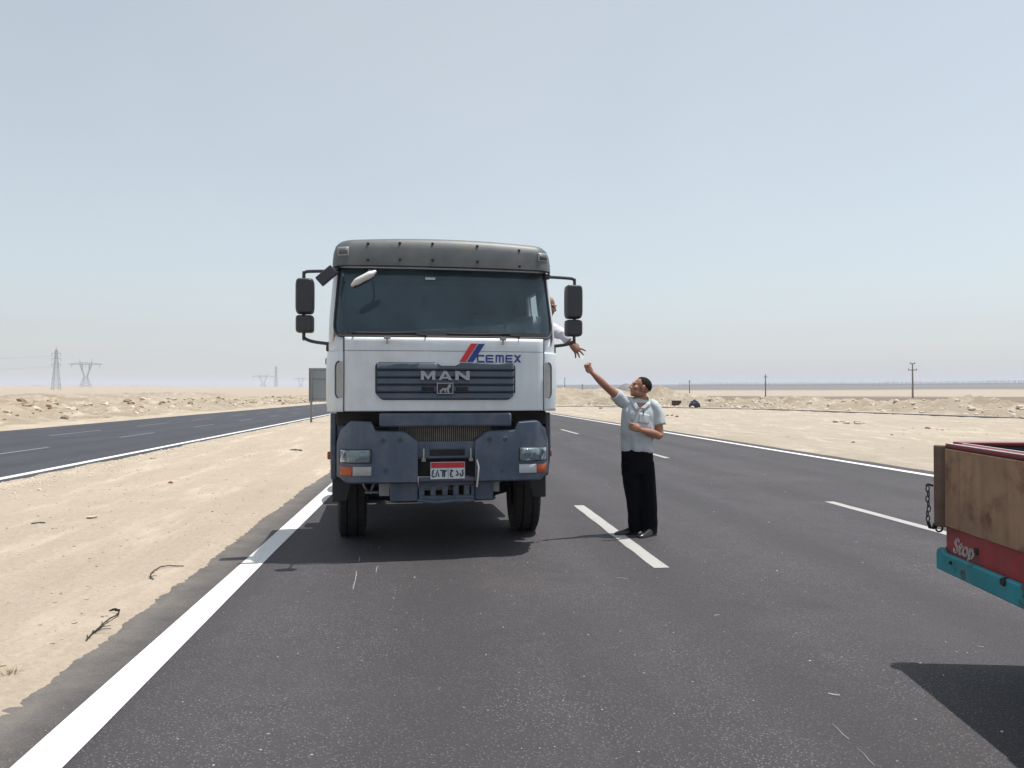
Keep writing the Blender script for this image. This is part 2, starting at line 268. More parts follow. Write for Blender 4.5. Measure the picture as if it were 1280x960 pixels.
# ------------------------------------------------------------------ mesh helpers
def tag(o, label=None, cat=None, group=None, kind=None):
    for k, v in (('label', label), ('category', cat), ('group', group), ('kind', kind)):
        if v: o[k] = v
    return o
def empty(name, loc=(0,0,0), rz=0):
    o = bpy.data.objects.new(name, None); COL.objects.link(o); o.location = loc; o.rotation_euler = (0,0,rz); o.empty_display_size = .2
    return o
class MB:
    def __init__(s): s.v = []; s.f = []
    def add(s, vs, fs):
        b = len(s.v); s.v += [tuple(p) for p in vs]; s.f += [tuple(i+b for i in f) for f in fs]; return s
    def box(s, x0, x1, y0, y1, z0, z1, mtx=None):
        vs = [Vector((x, y, z)) for z in (z0, z1) for y in (y0, y1) for x in (x0, x1)]
        if mtx: vs = [mtx @ p for p in vs]
        return s.add(vs, [(0,2,3,1),(4,5,7,6),(0,1,5,4),(2,6,7,3),(0,4,6,2),(1,3,7,5)])
    def prism(s, pts, axis, a, b):
        """polygon pts (u,v) extruded along axis from a to b. axis y: (x,z); x: (y,z); z: (x,y)"""
        n = len(pts)
        def mk(p, t): return (p[0], t, p[1]) if axis == 'y' else (t, p[0], p[1]) if axis == 'x' else (p[0], p[1], t)
        vs = [mk(p, a) for p in pts] + [mk(p, b) for p in pts]
        return s.add(vs, [tuple(range(n)), tuple(range(2*n-1, n-1, -1))] + [(i, i+n, (i+1) % n+n, (i+1) % n) for i in range(n)])
    def tube(s, pts, rad, seg=10, ref=None, sub=0, closed_ends=True, round_ends=False):
        pts = [Vector(p) for p in pts]; n = len(pts)
        rad = [rad]*n if not isinstance(rad, (list,)) else rad
        rad = [(r, r) if not isinstance(r, tuple) else r for r in rad]
        if sub:
            P2, R2 = [], []
            for i in range(n-1):
                p0, p1, p2, p3 = pts[max(i-1,0)], pts[i], pts[i+1], pts[min(i+2,n-1)]
                for k in range(sub):
                    t = k/sub
                    P2.append(.5*((2*p1)+(p2-p0)*t+(2*p0-5*p1+4*p2-p3)*t*t+(3*p1-p0-3*p2+p3)*t**3))
                    u = t*t*(3-2*t); R2.append(tuple(rad[i][j]*(1-u)+rad[i+1][j]*u for j in (0,1)))
            P2.append(pts[-1]); R2.append(rad[-1]); pts, rad = P2, R2; n = len(pts)
        if round_ends:
            t0 = (pts[0]-pts[1]).normalized(); t1 = (pts[-1]-pts[-2]).normalized()
            r0 = min(rad[0]); r1 = min(rad[-1])
            pre = [(pts[0]+t0*r0*math.sin(a), tuple(x*math.cos(a) for x in rad[0])) for a in (R(80), R(55), R(28))]
            post = [(pts[-1]+t1*r1*math.sin(a), tuple(x*math.cos(a) for x in rad[-1])) for a in (R(28), R(55), R(80))]
            pts = [p for p, _ in pre]+pts+[p for p, _ in post]; rad = [r for _, r in pre]+rad+[r for _, r in post]; n = len(pts)
        vs = []; prev = None
        for i in range(n):
            t = (pts[min(i+1,n-1)]-pts[max(i-1,0)]).normalized()
            if ref is not None:
                a = Vector(ref); a = (a - t*a.dot(t))
                a = a.normalized() if a.length > 1e-4 else t.orthogonal().normalized()
            elif prev is None: a = t.orthogonal().normalized()
            else: a = (prev - t*prev.dot(t)).normalized()
            prev = a; b = t.cross(a)
            for k in range(seg):
                c = 2*math.pi*k/seg; vs.append(pts[i]+a*math.cos(c)*rad[i][0]+b*math.sin(c)*rad[i][1])
        fs = [(i*seg+k, i*seg+(k+1) % seg, (i+1)*seg+(k+1) % seg, (i+1)*seg+k) for i in range(n-1) for k in range(seg)]
        if closed_ends: fs += [tuple(range(seg-1, -1, -1)), tuple(range((n-1)*seg, n*seg))]
        return s.add(vs, fs)
    def lathe(s, prof, seg=32, axis='x', org=(0,0,0)):
        vs = []; n = len(prof)
        for k in range(seg):
            a = 2*math.pi*k/seg
            for (t, r) in prof:
                c, d = r*math.cos(a), r*math.sin(a)
                p = (t, c, d) if axis == 'x' else (c, t, d) if axis == 'y' else (c, d, t)
                vs.append((p[0]+org[0], p[1]+org[1], p[2]+org[2]))
        return s.add(vs, [(k*n+i, k*n+i+1, ((k+1) % seg)*n+i+1, ((k+1) % seg)*n+i) for k in range(seg) for i in range(n-1)])
    def ell(s, c, r, mtx=None, nu=16, nv=10):
        vs = []; c = Vector(c)
        for j in range(nv+1):
            ph = math.pi*j/nv
            for i in range(nu):
                th = 2*math.pi*i/nu
                p = Vector((r[0]*math.sin(ph)*math.cos(th), r[1]*math.sin(ph)*math.sin(th), r[2]*math.cos(ph)))
                vs.append(c + (mtx @ p if mtx else p))
        return s.add(vs, [(j*nu+i, j*nu+(i+1) % nu, (j+1)*nu+(i+1) % nu, (j+1)*nu+i) for j in range(nv) for i in range(nu)])
    def grid(s, rows):
        n = len(rows[0])
        return s.add([p for r in rows for p in r], [(i*n+j, i*n+j+1, (i+1)*n+j+1, (i+1)*n+j) for i in range(len(rows)-1) for j in range(n-1)])
    def xf(s, m): s.v = [tuple(m @ Vector(p)) for p in s.v]; return s
    def mesh(s, name, fix=True):
        me = bpy.data.meshes.new(name); me.from_pydata(s.v, [], s.f)
        if fix:
            bm = bmesh.new(); bm.from_mesh(me); bmesh.ops.remove_doubles(bm, verts=bm.verts, dist=1e-5)
            bmesh.ops.recalc_face_normals(bm, faces=bm.faces); bm.to_mesh(me); bm.free()
        return me
    def build(s, name, m, parent=None, bevel=0, smooth=True, solid=0, seg=2, fix=True):
        me = s.mesh(name, fix); me.materials.append(M[m] if isinstance(m, str) else m)
        o = bpy.data.objects.new(name, me); COL.objects.link(o)
        if parent: o.parent = parent
        if solid:
            md = o.modifiers.new('solid', 'SOLIDIFY'); md.thickness = abs(solid); md.offset = -1 if solid > 0 else 1
        if bevel:
            md = o.modifiers.new('bevel', 'BEVEL'); md.width = bevel; md.segments = seg; md.limit_method = 'ANGLE'; md.angle_limit = R(35)
        if smooth:
            me.shade_smooth()
            try: me.set_sharp_from_angle(angle=R(42))
            except Exception: pass
        return o
def dup(o, parent=None):
    c = o.copy(); COL.objects.link(c)
    if parent: c.parent = parent
    for ch in list(o.children): dup(ch, c)
    return c
def remesh(mb, voxel, smooth=4):
    me = mb.mesh('tmp', False); o = bpy.data.objects.new('tmp', me); COL.objects.link(o)
    md = o.modifiers.new('r', 'REMESH'); md.mode = 'VOXEL'; md.voxel_size = voxel; md.use_smooth_shade = True
    if smooth:
        s = o.modifiers.new('s', 'SMOOTH'); s.factor = .5; s.iterations = smooth
    dg = bpy.context.evaluated_depsgraph_get(); dg.update()
    me2 = bpy.data.meshes.new_from_object(o.evaluated_get(dg)); bpy.data.objects.remove(o)
    me2.shade_smooth(); return me2
def vn(me): return [(v, v.co.copy(), v.normal.copy()) for v in me.vertices]
def meshobj(name, me, m, parent=None):
    me.materials.clear(); me.materials.append(M[m]); o = bpy.data.objects.new(name, me); COL.objects.link(o)
    if parent: o.parent = parent
    return o
def text_mesh(body, size, extrude=0, offset=0, outline=0, shear=0):
    cu = bpy.data.curves.new('t', 'FONT'); cu.body = body; cu.size = size; cu.extrude = extrude; cu.offset = offset; cu.shear = shear
    cu.align_x = 'CENTER'; cu.align_y = 'CENTER'; cu.resolution_u = 4
    if outline: cu.fill_mode = 'NONE' if False else 'NONE'; cu.bevel_depth = outline; cu.bevel_resolution = 1
    o = bpy.data.objects.new('t', cu); COL.objects.link(o)
    dg = bpy.context.evaluated_depsgraph_get(); dg.update()
    me = bpy.data.meshes.new_from_object(o.evaluated_get(dg)); bpy.data.objects.remove(o); return me
def nz(x, y, s=1, seed=0, oct=4): return noise.fractal(Vector((x*s, y*s, seed)), .9, 2.0, oct)
def sstep(a, b, x):
    t = min(1, max(0, (x-a)/(b-a))); return t*t*(3-2*t)

# ================================================================== SETTING
def H(x, y):
    """desert height; flat road corridor, slow rise to low ridges"""
    d = math.hypot(x, y)
    out = 0.0
    if x < -19:
        u = -19-x; e = sstep(2, 60, u)
        ridge = .0058*max(0, min(d, 650)-30) + .0165*max(0, min(d, 1250)-650)
        out = e*(ridge + sstep(100, 500, d)*1.2*nz(x, y, .004, 3) + .10*nz(x, y, .05, 4))
    elif x > 13:
        u = x-13; e = sstep(15, 90, u)
        ridge = .0015*max(0, min(d, 500)-120) + .0235*max(0, min(d, 1500)-650)
        out = e*(ridge + sstep(150, 600, d)*.8*nz(x, y, .004, 9) + .08*nz(x, y, .05, 5)) - .35*sstep(25, 45, u)*sstep(400, 150, d)
    return out
def fieldmask(x, y):
    d = math.hypot(x, y)
    if x < 40: return 0
    th_ = 195-65*sstep(62, 100, x); a = sstep(th_-8, th_+6, d+14*nz(x, y, .01, 2))*sstep(560, 500, d+40*nz(x, y, .004, 8))*sstep(45, 65, x)
    return a*(.9+.3*nz(x, y, .02, 6))
def farmask(x, y): d = math.hypot(x, y); return sstep(880, 960, d+50*nz(x, y, .002, 12))*.95 if x > 60 else 0
radii = []; r = 1.5
while r < 4800: radii.append(r); r *= 1.045
NA = 720; V = []; Fc = []; A = []; A2 = []
for ri, r in enumerate(radii):
    for k in range(NA):
        t = 2*math.pi*k/NA; x, y = r*math.sin(t), r*math.cos(t)
        V.append((x, y, H(x, y)-.03)); A.append(fieldmask(x, y)); A2.append(farmask(x, y))
for i in range(len(radii)-1):
    for k in range(NA): Fc.append((i*NA+k, i*NA+(k+1) % NA, (i+1)*NA+(k+1) % NA, (i+1)*NA+k))
Fc.append(tuple(range(NA-1, -1, -1)))
me = bpy.data.meshes.new('desert_ground'); me.from_pydata(V, [], Fc); me.materials.append(M['ground'])
at = me.attributes.new('field', 'FLOAT', 'POINT'); at.data.foreach_set('value', A); at2 = me.attributes.new('gravel_plain', 'FLOAT', 'POINT'); at2.data.foreach_set('value', A2)
me.shade_smooth()
go = bpy.data.objects.new('desert_ground', me); COL.objects.link(go); tag(go, 'pale sandy desert plain stretching to the horizon', 'desert', kind='structure')

YS = [-30+i*2 for i in range(15)] + [i*.5 for i in range(0, 80)] + [40*1.05**i for i in range(0, 74)]
def sheet(name, x0, x1, m, z, label, ys=YS):
    b = MB(); b.grid([[(x0+(x1-x0)*j/6, y, z) for j in range(7)] for y in ys])
    o = b.build(name, m, fix=False); return tag(o, label, 'road', kind='structure')
road = sheet('road', -3.0, 11.2, 'asphalt', 0.0, 'dark asphalt carriageway under the truck')
road2 = sheet('road', -19.2, -7.3, 'asphalt2', 0.0, 'blue-black asphalt carriageway beyond the sand median')
def sand_strip(name, xin, xout, seed, label, edge_in=True, edge_out=True, nx=46, amp=.05, y1=300, ridge=None, m='sand'):
    ys = []; y = -6.0
    while y < 900: ys.append(y); y += .25 if y < 2.5 else .045+.0065*max(0, y-7)
    rows = []
    for y in ys:
        res = max(.2, 1-y/150)
        a = xin + (.06*nz(y, 0, .35, seed, 5) + .022*nz(y, 3, 4.5, seed+1, 4))*(1 if edge_in else 0)
        b_ = xout + (.16*nz(y, 7, .4, seed+2, 5) + .06*nz(y, 3, 3.0, seed+3, 3))*(1 if edge_out else 0)
        row = []
        for j in range(nx+1):
            t = j/nx
            # crowd the columns towards the edges
            t = t*.5 + .5*(t*t*(3-2*t))
            x = a+(b_-a)*t; e = min(abs(x-a) if edge_in else 9, abs(x-b_) if edge_out else 9)
            up = sstep(0, .55, e)
            z = -.014 + .030*min(1, e/.12)*sstep(0, .3, e) + (.005*nz(x, y, 5, seed+9, 4)+.009*nz(x, y, 26, seed+8, 4))*(1-up)*min(1, e/.04) + up*(.020 + amp*(.5*nz(x, y, .5, seed+5)+.35*nz(x, y, 2.2, seed+6)+.16*nz(x, y, 8, seed+7, 3)+.45))
            if ridge: z += ridge(x, y)
            if not edge_out: z += H(x, y)-.12*sstep(.8, 1, t)
            if not edge_in: z += 0
            row.append((x, y, z))
        rows.append(row)
    o = MB().grid(rows).build(name, m, fix=False)
    return tag(o, label, 'sand', kind='structure')
def tracks(x, y):
    z = 0
    for c, wd in ((-3.35, .16), (-5.1, .18)):
        cx = c+.25*nz(y, 1, .12, 41); z -= .034*math.exp(-((x-cx)/wd)**2)
    return z
median = sand_strip('sand_median', -2.04, -7.86, 11, 'sandy median strip between the two carriageways', ridge=tracks)
verge = sand_strip('sand_verge', 10.42, 46, 23, 'pale sand verge along the far edge of the near road', edge_out=False, nx=60, amp=.10, m='verge')
shoulder = sand_strip('sand_shoulder', -18.75, -46, 35, 'sand shoulder beyond the blue-black carriageway', edge_out=False, nx=50, amp=.08)

# painted markings: children of the roads, 4 mm sheets
def stripe(xc, wd, ya, yb, m, parent, name, z=.004, seed=0, rag=.012):
    n = max(2, int((yb-ya)/(.25 if yb < 60 else 4))); rows = []
    for i in range(n+1):
        y = ya+(yb-ya)*i/n
        rows.append([(xc-wd/2+rag*nz(y, seed, 2.2, seed), y, z), (xc, y, z), (xc+wd/2+rag*nz(y, seed+5, 2.2, seed), y, z)])
    return MB().grid(rows).build(name, m, parent, fix=False)
stripe(-1.70, .215, -20, 60, 'line', road, 'edge_line', seed=1); stripe(-1.70, .215, 60, 900, 'line', road, 'edge_line', seed=1)
stripe(9.93, .20, -5, 60, 'line', road, 'edge_line', seed=2); stripe(9.93, .20, 60, 900, 'line', road, 'edge_line', seed=2)
for xc in (2.14, 5.97):
    for k in range(-1, 14): stripe(xc, .15, 7.0+12*k, 11.05+12*k, 'dash_line', road, 'lane_dash', seed=xc+k, rag=.01)
stripe(-8.22, .22, -5, 60, 'line', road2, 'edge_line', seed=3); stripe(-8.22, .22, 60, 900, 'line', road2, 'edge_line', seed=3)
for xc in (-11.65, -14.9):
    for k in range(0, 14):
        stripe(xc, .11, 12.3+9*k+(1.6 if xc < -12 else 0), 15.9+9*k+(2.8 if xc < -12 else 0), 'faint_line', road2, 'lane_dash', seed=xc+k, rag=.01)
# pale scratches on the asphalt
def scratch(p, q, wd):
    a, b = G(*p), G(*q); d = (b-a); n = max(3, int(d.length/.06)); t = d.normalized(); s = Vector((-t.y, t.x, 0)); rows = []
    for i in range(n+1):
        c = a+d*i/n + s*.02*nz(i*.3, 2, 1, p[0]); k = wd*(.35+.65*abs(nz(i*.7, 5, 1, p[1])))
        rows.append([tuple(c-s*k+Vector((0,0,.003))), tuple(c+s*k+Vector((0,0,.003)))])
    MB().grid(rows).build('scratch', 'faint_line', road, fix=False)
for p, q, wd in (((441,737),(446,714),.010), ((449,702),(450,696),.012), ((470,716),(472,708),.008), ((1040,905),(1062,925),.004), ((1072,936),(1096,958),.004), ((400,706),(446,701),.010), ((770,722),(786,724),.010), ((893,770),(900,769),.014), ((1035,867),(1050,869),.022), ((1222,808),(1230,809),.012)):
    scratch(p, q, wd)

# ---- rocks
def rock_me(seed, squash=.7, sub=1):
    bm = bmesh.new(); bmesh.ops.create_icosphere(bm, subdivisions=sub, radius=.5)
    for v in bm.verts:
        n = noise.noise(v.co*2.3+Vector((seed*7.1, 0, 0))); v.co *= (1+.55*n); v.co.z *= squash
        v.co.z = max(v.co.z, -.22)
    me = bpy.data.meshes.new('rock'); bm.to_mesh(me); bm.free(); return me
rockm = [rock_me(i, .55+.1*(i % 4)) for i in range(8)]
def scatter(name, m, pts, label, cat, sub=1):
    """uncountable loose stones, one mesh"""
    b = MB()
    for (x, y, z, s) in pts:
        me = rockm[random.randrange(8)]; a = random.random()*6.28; ca, sa = math.cos(a), math.sin(a); sx = s*random.uniform(.7, 1.3)
        b.add([(x+(v.co.x*ca*sx-v.co.y*sa*s), y+(v.co.x*sa*sx+v.co.y*ca*s), z+v.co.z*s) for v in me.vertices], [tuple(p.vertices) for p in me.polygons])
    o = b.build(name, m, smooth=False, fix=False); return tag(o, label, cat, kind='stuff')
def drop(x, y, objs):
    z = -9
    for o_ in objs:
        ok, loc, _, _ = o_.ray_cast(Vector((x, y, 60)), Vector((0, 0, -1)))
        if ok: z = max(z, loc.z)
    return z
# left: broken rock and spoil pushed up beyond the far carriageway
def berm(name, path, width, height, seed, label, m='berm', kind='structure', rough=.8):
    """a long heap following a ground polyline"""
    pts = [Vector((p[0], p[1], 0)) for p in path]; rows = []; L = 0; seglen = [(pts[i+1]-pts[i]).length for i in range(len(pts)-1)]; tot = sum(seglen)
    n = int(tot/.7); prev = None
    for i in range(n+1):
        t = i/n*tot; k = 0
        while k < len(seglen)-1 and t > seglen[k]: t -= seglen[k]; k += 1
        c = pts[k].lerp(pts[k+1], t/seglen[k]); d = (pts[k+1]-pts[k]).normalized(); s = Vector((d.y, -d.x, 0)); row = []
        tap = sstep(0, 8, i*.7)*sstep(0, 8, (n-i)*.7)
        for j in range(25):
            u = j/24*2-1; p = c+s*u*width*(.5+.08*nz(i*.1, u, 1, seed))
            prof = (1-u*u)**1.3
            hh = height*prof*tap*(.75+.55*nz(p.x, p.y, .16, seed)+rough*.5*nz(p.x, p.y, .7, seed+2)) + rough*.12*prof*nz(p.x, p.y, 2.2, seed+4)
            row.append((p.x, p.y, H(p.x, p.y)-.10*(1-prof)+.02*prof+max(0, hh)))
        rows.append(row)
    o = MB().grid(rows).build(name, m, fix=False); return tag(o, label, 'heap', kind=kind)
bankA = berm('rubble_bank', [(-30,14),(-28,40),(-27,80),(-30,140),(-34,220),(-40,330)], 16, 1.0, 51, 'low bank of broken pale rock beyond the blue-black carriageway')
bankB = berm('rubble_bank', [(-58,30),(-56,80),(-60,150),(-70,260)], 22, 1.1, 57, 'second bank of tan spoil further out in the desert')
pts = []
for i in range(3600):
    y = 12+random.random()**1.5*210; x = -21-abs(random.gauss(0, 1))*9 - random.random()*4
    s = .10+.60*random.random()**3.5
    pts.append((x, y, drop(x, y, (bankA, bankB, shoulder, go))+.08*s, s))
scatter('rubble', 'stone', pts[:1000], 'pale broken stones strewn along the rock bank', 'stones')
scatter('rubble', 'stone_tan', pts[1000:2400], 'tan broken stones strewn along the rock bank', 'stones')
scatter('rubble', 'stone_dark', pts[2400:], 'dark brown broken stones strewn along the rock bank', 'stones')
# gravel fringe of the median next to the far carriageway, and loose grit
pts = []
for i in range(2600):
    y = 9+random.random()**1.5*60; x = -7.55+abs(random.gauss(0, .55)); pts.append((x, y, drop(x, y, (median,)), .02+.06*random.random()**2))
scatter('gravel', 'stone', pts, 'light gravel fringe of the median beside the blue-black road', 'gravel')
pts = []
for i in range(4200):
    y = 3+random.random()**1.4*40; x = random.uniform(-7.4, -2.3); pts.append((x, y, drop(x, y, (median,)), .008+.035*random.random()**3))
scatter('gravel', 'stone_tan', pts, 'small loose grit on the sandy median', 'gravel')
pts = []
for i in range(420):
    y = 2.6+random.random()**1.5*22; x = random.uniform(-2.1, 9.8)
    pts.append((x, y, .003, .005+.012*random.random()**3))
scatter('grit', 'stone', pts, 'pale grit scattered on the near asphalt', 'grit')
pts = []
for i in range(900):
    y = 14+random.random()**1.3*60; x = random.uniform(10.9, 34)
    pts.append((x, y, drop(x, y, (verge,))-.005, .02+.11*random.random()**4))
scatter('gravel', 'stone_tan', pts, 'small stones scattered on the far sand verge', 'gravel')

# right: old service track (dark line), rubble bank, mounds
TR = [(60,22),(37.5,44.5),(33.9,75),(25,90),(13.5,99)]
def ribbon(name, path, wd, z, m, label, cat):
    pts = [Vector((p[0], p[1], 0)) for p in path]; rows = []
    for i in range(len(pts)-1):
        n = 24
        for k in range(n + (i == len(pts)-2)):
            c = pts[i].lerp(pts[i+1], k/n); d = ((pts[min(i+2, len(pts)-1)]-pts[i]).normalized()*(k/n)+(pts[i+1]-pts[max(i-1, 0)]).normalized()*(1-k/n)).normalized(); s = Vector((d.y, -d.x, 0))
            j = .15*nz(c.x, c.y, .3, 77)
            a, b = c-s*(wd/2+j), c+s*(wd/2+j)
            rows.append([(a.x, a.y, H(a.x, a.y)+.0), (a.x*.98+b.x*.02, a.y*.98+b.y*.02, H(a.x, a.y)+z), (b.x*.98+a.x*.02, b.y*.98+a.y*.02, H(b.x, b.y)+z), (b.x, b.y, H(b.x, b.y))])
    o = MB().grid(rows).build(name, m, fix=False); return tag(o, label, cat, kind='structure')
ribbon('service_track', TR, 1.5, .13, 'asphalt', 'narrow dark service track across the desert verge', 'track')
def off(path, dx, dy): return [(x+dx, y+dy) for x, y in path]
bankC = berm('rubble_bank', [(75,18),(46,48),(43,78),(33,98),(20,112),(13,122)], 10, 1.35, 63, 'pale rubble bank behind the service track', rough=.8)
pts = []
for i in range(900):
    t = random.random()*3.999; k = int(t); p = Vector(TR[k]).lerp(Vector(TR[min(k+1, 4)]), t-k)
    x, y = p.x+2+abs(random.gauss(3.5, 3)), p.y+2+abs(random.gauss(3, 3)); pts.append((x, y, drop(x, y, (bankC, verge, go))+.02, .12+.55*random.random()**3.5))
scatter('rubble', 'stone', pts, 'pale broken stones on the bank behind the service track', 'stones')
def mound(px, py, d, rad, hgt, seed, label, m='berm'):
    c = D(px, py, d); rows = []; n = 26
    for j in range(n+1):
        row = []
        for i in range(n+1):
            u, v = i/n*2-1, j/n*2-1; q = math.hypot(u, v); x, y = c.x+u*rad[0], c.y+v*rad[1]
            e = max(0, 1-q*q)**1.7
            row.append((x, y, H(x, y)-.06+hgt*e*(1+.55*nz(x, y, 3/rad[0], seed))+(.15*e*nz(x, y, .8, seed+2))))
        rows.append(row)
    o = MB().grid(rows).build('sand_mound', m, fix=False); tag(o, label, 'mound', kind='structure'); return o
mound(716, 497, 165, (26,16), 2.9, 1, 'tan earth mound behind the truck')
mound(748, 497, 150, (15,11), 2.3, 2, 'tan earth mound beside the thin pole')
mound(826, 497, 155, (11,9), 2.7, 3, 'pointed pale earth mound behind the man')
mound(838, 503, 120, (8,6), 1.0, 4, 'low pale earth mound beside the blue cart')
mound(695, 497, 190, (30,18), 3.0, 5, 'long tan earth mound furthest behind the truck')
mound(782, 490, 260, (16,14), 4.3, 6, 'dark grey spoil mound behind the man', 'pole')

# ---- haze
hb = MB().box(-5200, 5200, -5200, 5200, -4, 75).build('haze', 'white', smooth=False)
hm = bpy.data.materials.new('haze_air'); hm.use_nodes = True; hm.node_tree.nodes.clear()
ho = hm.node_tree.nodes.new('ShaderNodeOutputMaterial'); hv = hm.node_tree.nodes.new('ShaderNodeVolumePrincipled')
hv.inputs['Color'].default_value = (.80,.86,1,1); hv.inputs['Density'].default_value = .00027; hv.inputs['Anisotropy'].default_value = .2
hm.node_tree.links.new(hv.outputs[0], ho.inputs['Volume']); hb.data.materials.clear(); hb.data.materials.append(hm)
tag(hb, 'thin dusty haze over the whole desert', 'haze', kind='stuff')

# ================================================================== TRUCK
TRZ = R(4); _o = D(558.5, 493, 7.62); T0 = Vector((_o.x, _o.y, 0))
truck = empty('tractor_truck', T0, TRZ)
tag(truck, 'white cab-over heavy truck with grey visor and blue-grey bumper, stopped on the road', 'truck')
TM = Matrix.Translation(T0) @ Matrix.Rotation(TRZ, 4, 'Z')
def P(px, py, yl):
    """photo pixel on the truck's own plane y = yl -> local x, z"""
    ay = TM.to_3x3() @ Vector((0,1,0)); ax = TM.to_3x3() @ Vector((1,0,0)); r_ = ray(px, py)
    t = (yl-(_C-T0).dot(ay))/r_.dot(ay); p = _C+r_*t-T0; return p.dot(ax), p.z
YB = 2.02
def Wz(z): return 1.165 if z <= 2.35 else 1.165-.04*(z-2.35)/.55
def Yf(z): return .055 if z <= 2.18 else .055+.17*(z-2.18)/.7
def S(s, z, o=0.0, W=None, y0=None):
    """cab surface: |s|<1 front, 1-2 rounded corner, 2-3 side; o = outward offset"""
    W = Wz(z) if W is None else W; y0 = Yf(z) if y0 is None else y0; sg = -1 if s < 0 else 1; s = abs(s)
    Rx, Ry = .17, .24; xf = W-Rx
    if s <= 1: x, y, n = xf*s, y0+.045*s*s, (0, -1)
    elif s <= 2:
        t = (s-1)*math.pi/2; x, y, n = xf+Rx*math.sin(t), y0+.045+Ry*(1-math.cos(t)), (math.sin(t), -math.cos(t))
    else: x, y, n = W, y0+.045+Ry+(s-2)*(YB-y0-.045-Ry), (1, 0)
    return (sg*(x+n[0]*o), y+n[1]*o, z)
def sy(y, z): return 2+(y-(Yf(z)+.045+.24))/(YB-(Yf(z)+.045+.24))
ss = sorted(set([0,.25,.5,.75,1,1.1,1.2,1.3,1.42,1.6,1.8,2,2.12,2.3,2.5,2.66,2.8,3]))
ss = [-v for v in ss[::-1] if v > 0]+ss
zs = [1.46,1.6,1.8,2.02,2.10,2.195,2.4,2.6,2.78,2.90,2.98,3.05]
cab, dL, dR = MB(), MB(), MB()
for i in range(len(zs)-1):
    for j in range(len(ss)-1):
        zc = (zs[i]+zs[i+1])/2; sc = (ss[j]+ss[j+1])/2
        if abs(sc) < 1.42 and 2.195 < zc < 2.90: continue
        if 2.3 < abs(sc) < 2.66 and 2.10 < zc < 2.78: continue
        tgt = cab
        if 2.12 < abs(sc) < 2.8 and zc < 2.9: tgt = dR if sc > 0 else dL
        tgt.add([S(ss[j], zs[i]), S(ss[j+1], zs[i]), S(ss[j+1], zs[i+1]), S(ss[j], zs[i+1])], [(0,1,2,3)])
# white fillets in the lower windscreen corners
for sg in (-1, 1):
    cs, cz, rs, rz = 1.42, 2.195, .30, .11
    arc = [(cs-rs+rs*math.cos(a), cz+rz-rz*math.sin(a)) for a in [k*math.pi/2/8 for k in range(9)]]
    for k in range(8):
        tri = [(cs, cz), arc[k], arc[k+1]]
        cab.add([S(sg*a, b) for a, b in tri], [(0,1,2)])
# roof and rear wall
def crown(x, W): return .05*(1-(x/W)**2)
rr = [(3.05, 0, 0), (3.11, .03, .05), (3.15, .09, .14), (3.165, .22, .32)]
for i in range(len(rr)-1):
    rows = []
    for (z, dw, dy) in (rr[i], rr[i+1]):
        row = []
        for s in ss:
            p = S(s, 2.95, 0, Wz(2.9)-dw, Yf(2.9)+dy*.9); row.append((p[0], min(p[1], YB-dy*.25), z+crown(p[0], 1.1)*min(1, dy*4)*.8))
        rows.append(row)
    cab.grid(rows)
top = rows[1]; cab.add(top, [tuple(range(len(top)))])
rear = [S(-3, z) for z in zs]+[S(3, z) for z in zs[::-1]]; cab.add(rear, [tuple(range(len(rear)))])
cab.add([(-1.1, YB, 3.05), (1.1, YB, 3.05), (1.0, YB-.05, 3.16), (-1.0, YB-.05, 3.16)], [(0,1,2,3)])
cab.add([S(-3, 1.46), S(-2, 1.46), S(-1, 1.46), S(1, 1.46), S(2, 1.46), S(3, 1.46)], [(0,1,2,3,4,5)])
cabo = cab.build('cab', 'white', truck, solid=.03)
for sgn, b in ((-1, dL), (1, dR)):
    do = b.build('door', 'white', truck, solid=.04)
    MB().box(sgn*1.150, sgn*1.185, 1.18, 1.32, 1.93, 1.97).build('handle', 'black', do, bevel=.01)
    ring = [(2.29,2.09),(2.67,2.09),(2.67,2.79),(2.29,2.79)]
    for k in range(4):
        a, b2 = ring[k], ring[(k+1) % 4]
        MB().tube([S(sgn*(a[0]+(b2[0]-a[0])*t/6), a[1]+(b2[1]-a[1])*t/6, .003) for t in range(7)], .014, 6).build('window_seal', 'black', do)
    if sgn < 0:
        MB().grid([[S(sgn*s, z, -.012) for s in (2.29,2.4,2.5,2.6,2.67)] for z in (2.09,2.3,2.5,2.79)]).build('side_window', 'glass', do, solid=.005)
# windscreen with black gasket
def sgrid(smax, z0, z1, o, ns=28, nzz=10, corner=None):
    """patch on the cab surface, lower corners rounded by pulling in the rows"""
    rows = []
    for i in range(nzz+1):
        z = z0+(z1-z0)*i/nzz; k = smax
        if corner and z < z0+corner[1]:
            q = 1-(z-z0)/corner[1]; k = smax-corner[0]*(1-math.sqrt(max(0, 1-q*q)))
        rows.append([S(-k+2*k*j/ns, z, o) for j in range(ns+1)])
    return MB().grid(rows)
wsz = [2.19, 2.195, 2.21, 2.24, 2.30]
ws = sgrid(1.42, 2.192, 2.905, -.006, 36, 30, (.30, .115)).build('windshield', 'glass', truck)
path = [S(-1.42, 2.90, .002)]+[S(-1.42, 2.90-.585*k/6, .002) for k in range(1, 7)]
path += [S(-(1.12+.30*math.cos(a)), 2.307-.112*math.sin(a), .002) for a in [k*math.pi/12 for k in range(1, 7)]]
path += [S(-1.12+2.24*k/20, 2.195, .002) for k in range(1, 20)]
path += [S(1.12+.30*math.cos(a), 2.307-.112*math.sin(a), .002) for a in [math.pi/2-k*math.pi/12 for k in range(0, 7)]]
path += [S(1.42, 2.315+.585*k/6, .002) for k in range(0, 7)]
MB().tube(path, .012, 6).build('gasket', 'black', ws)
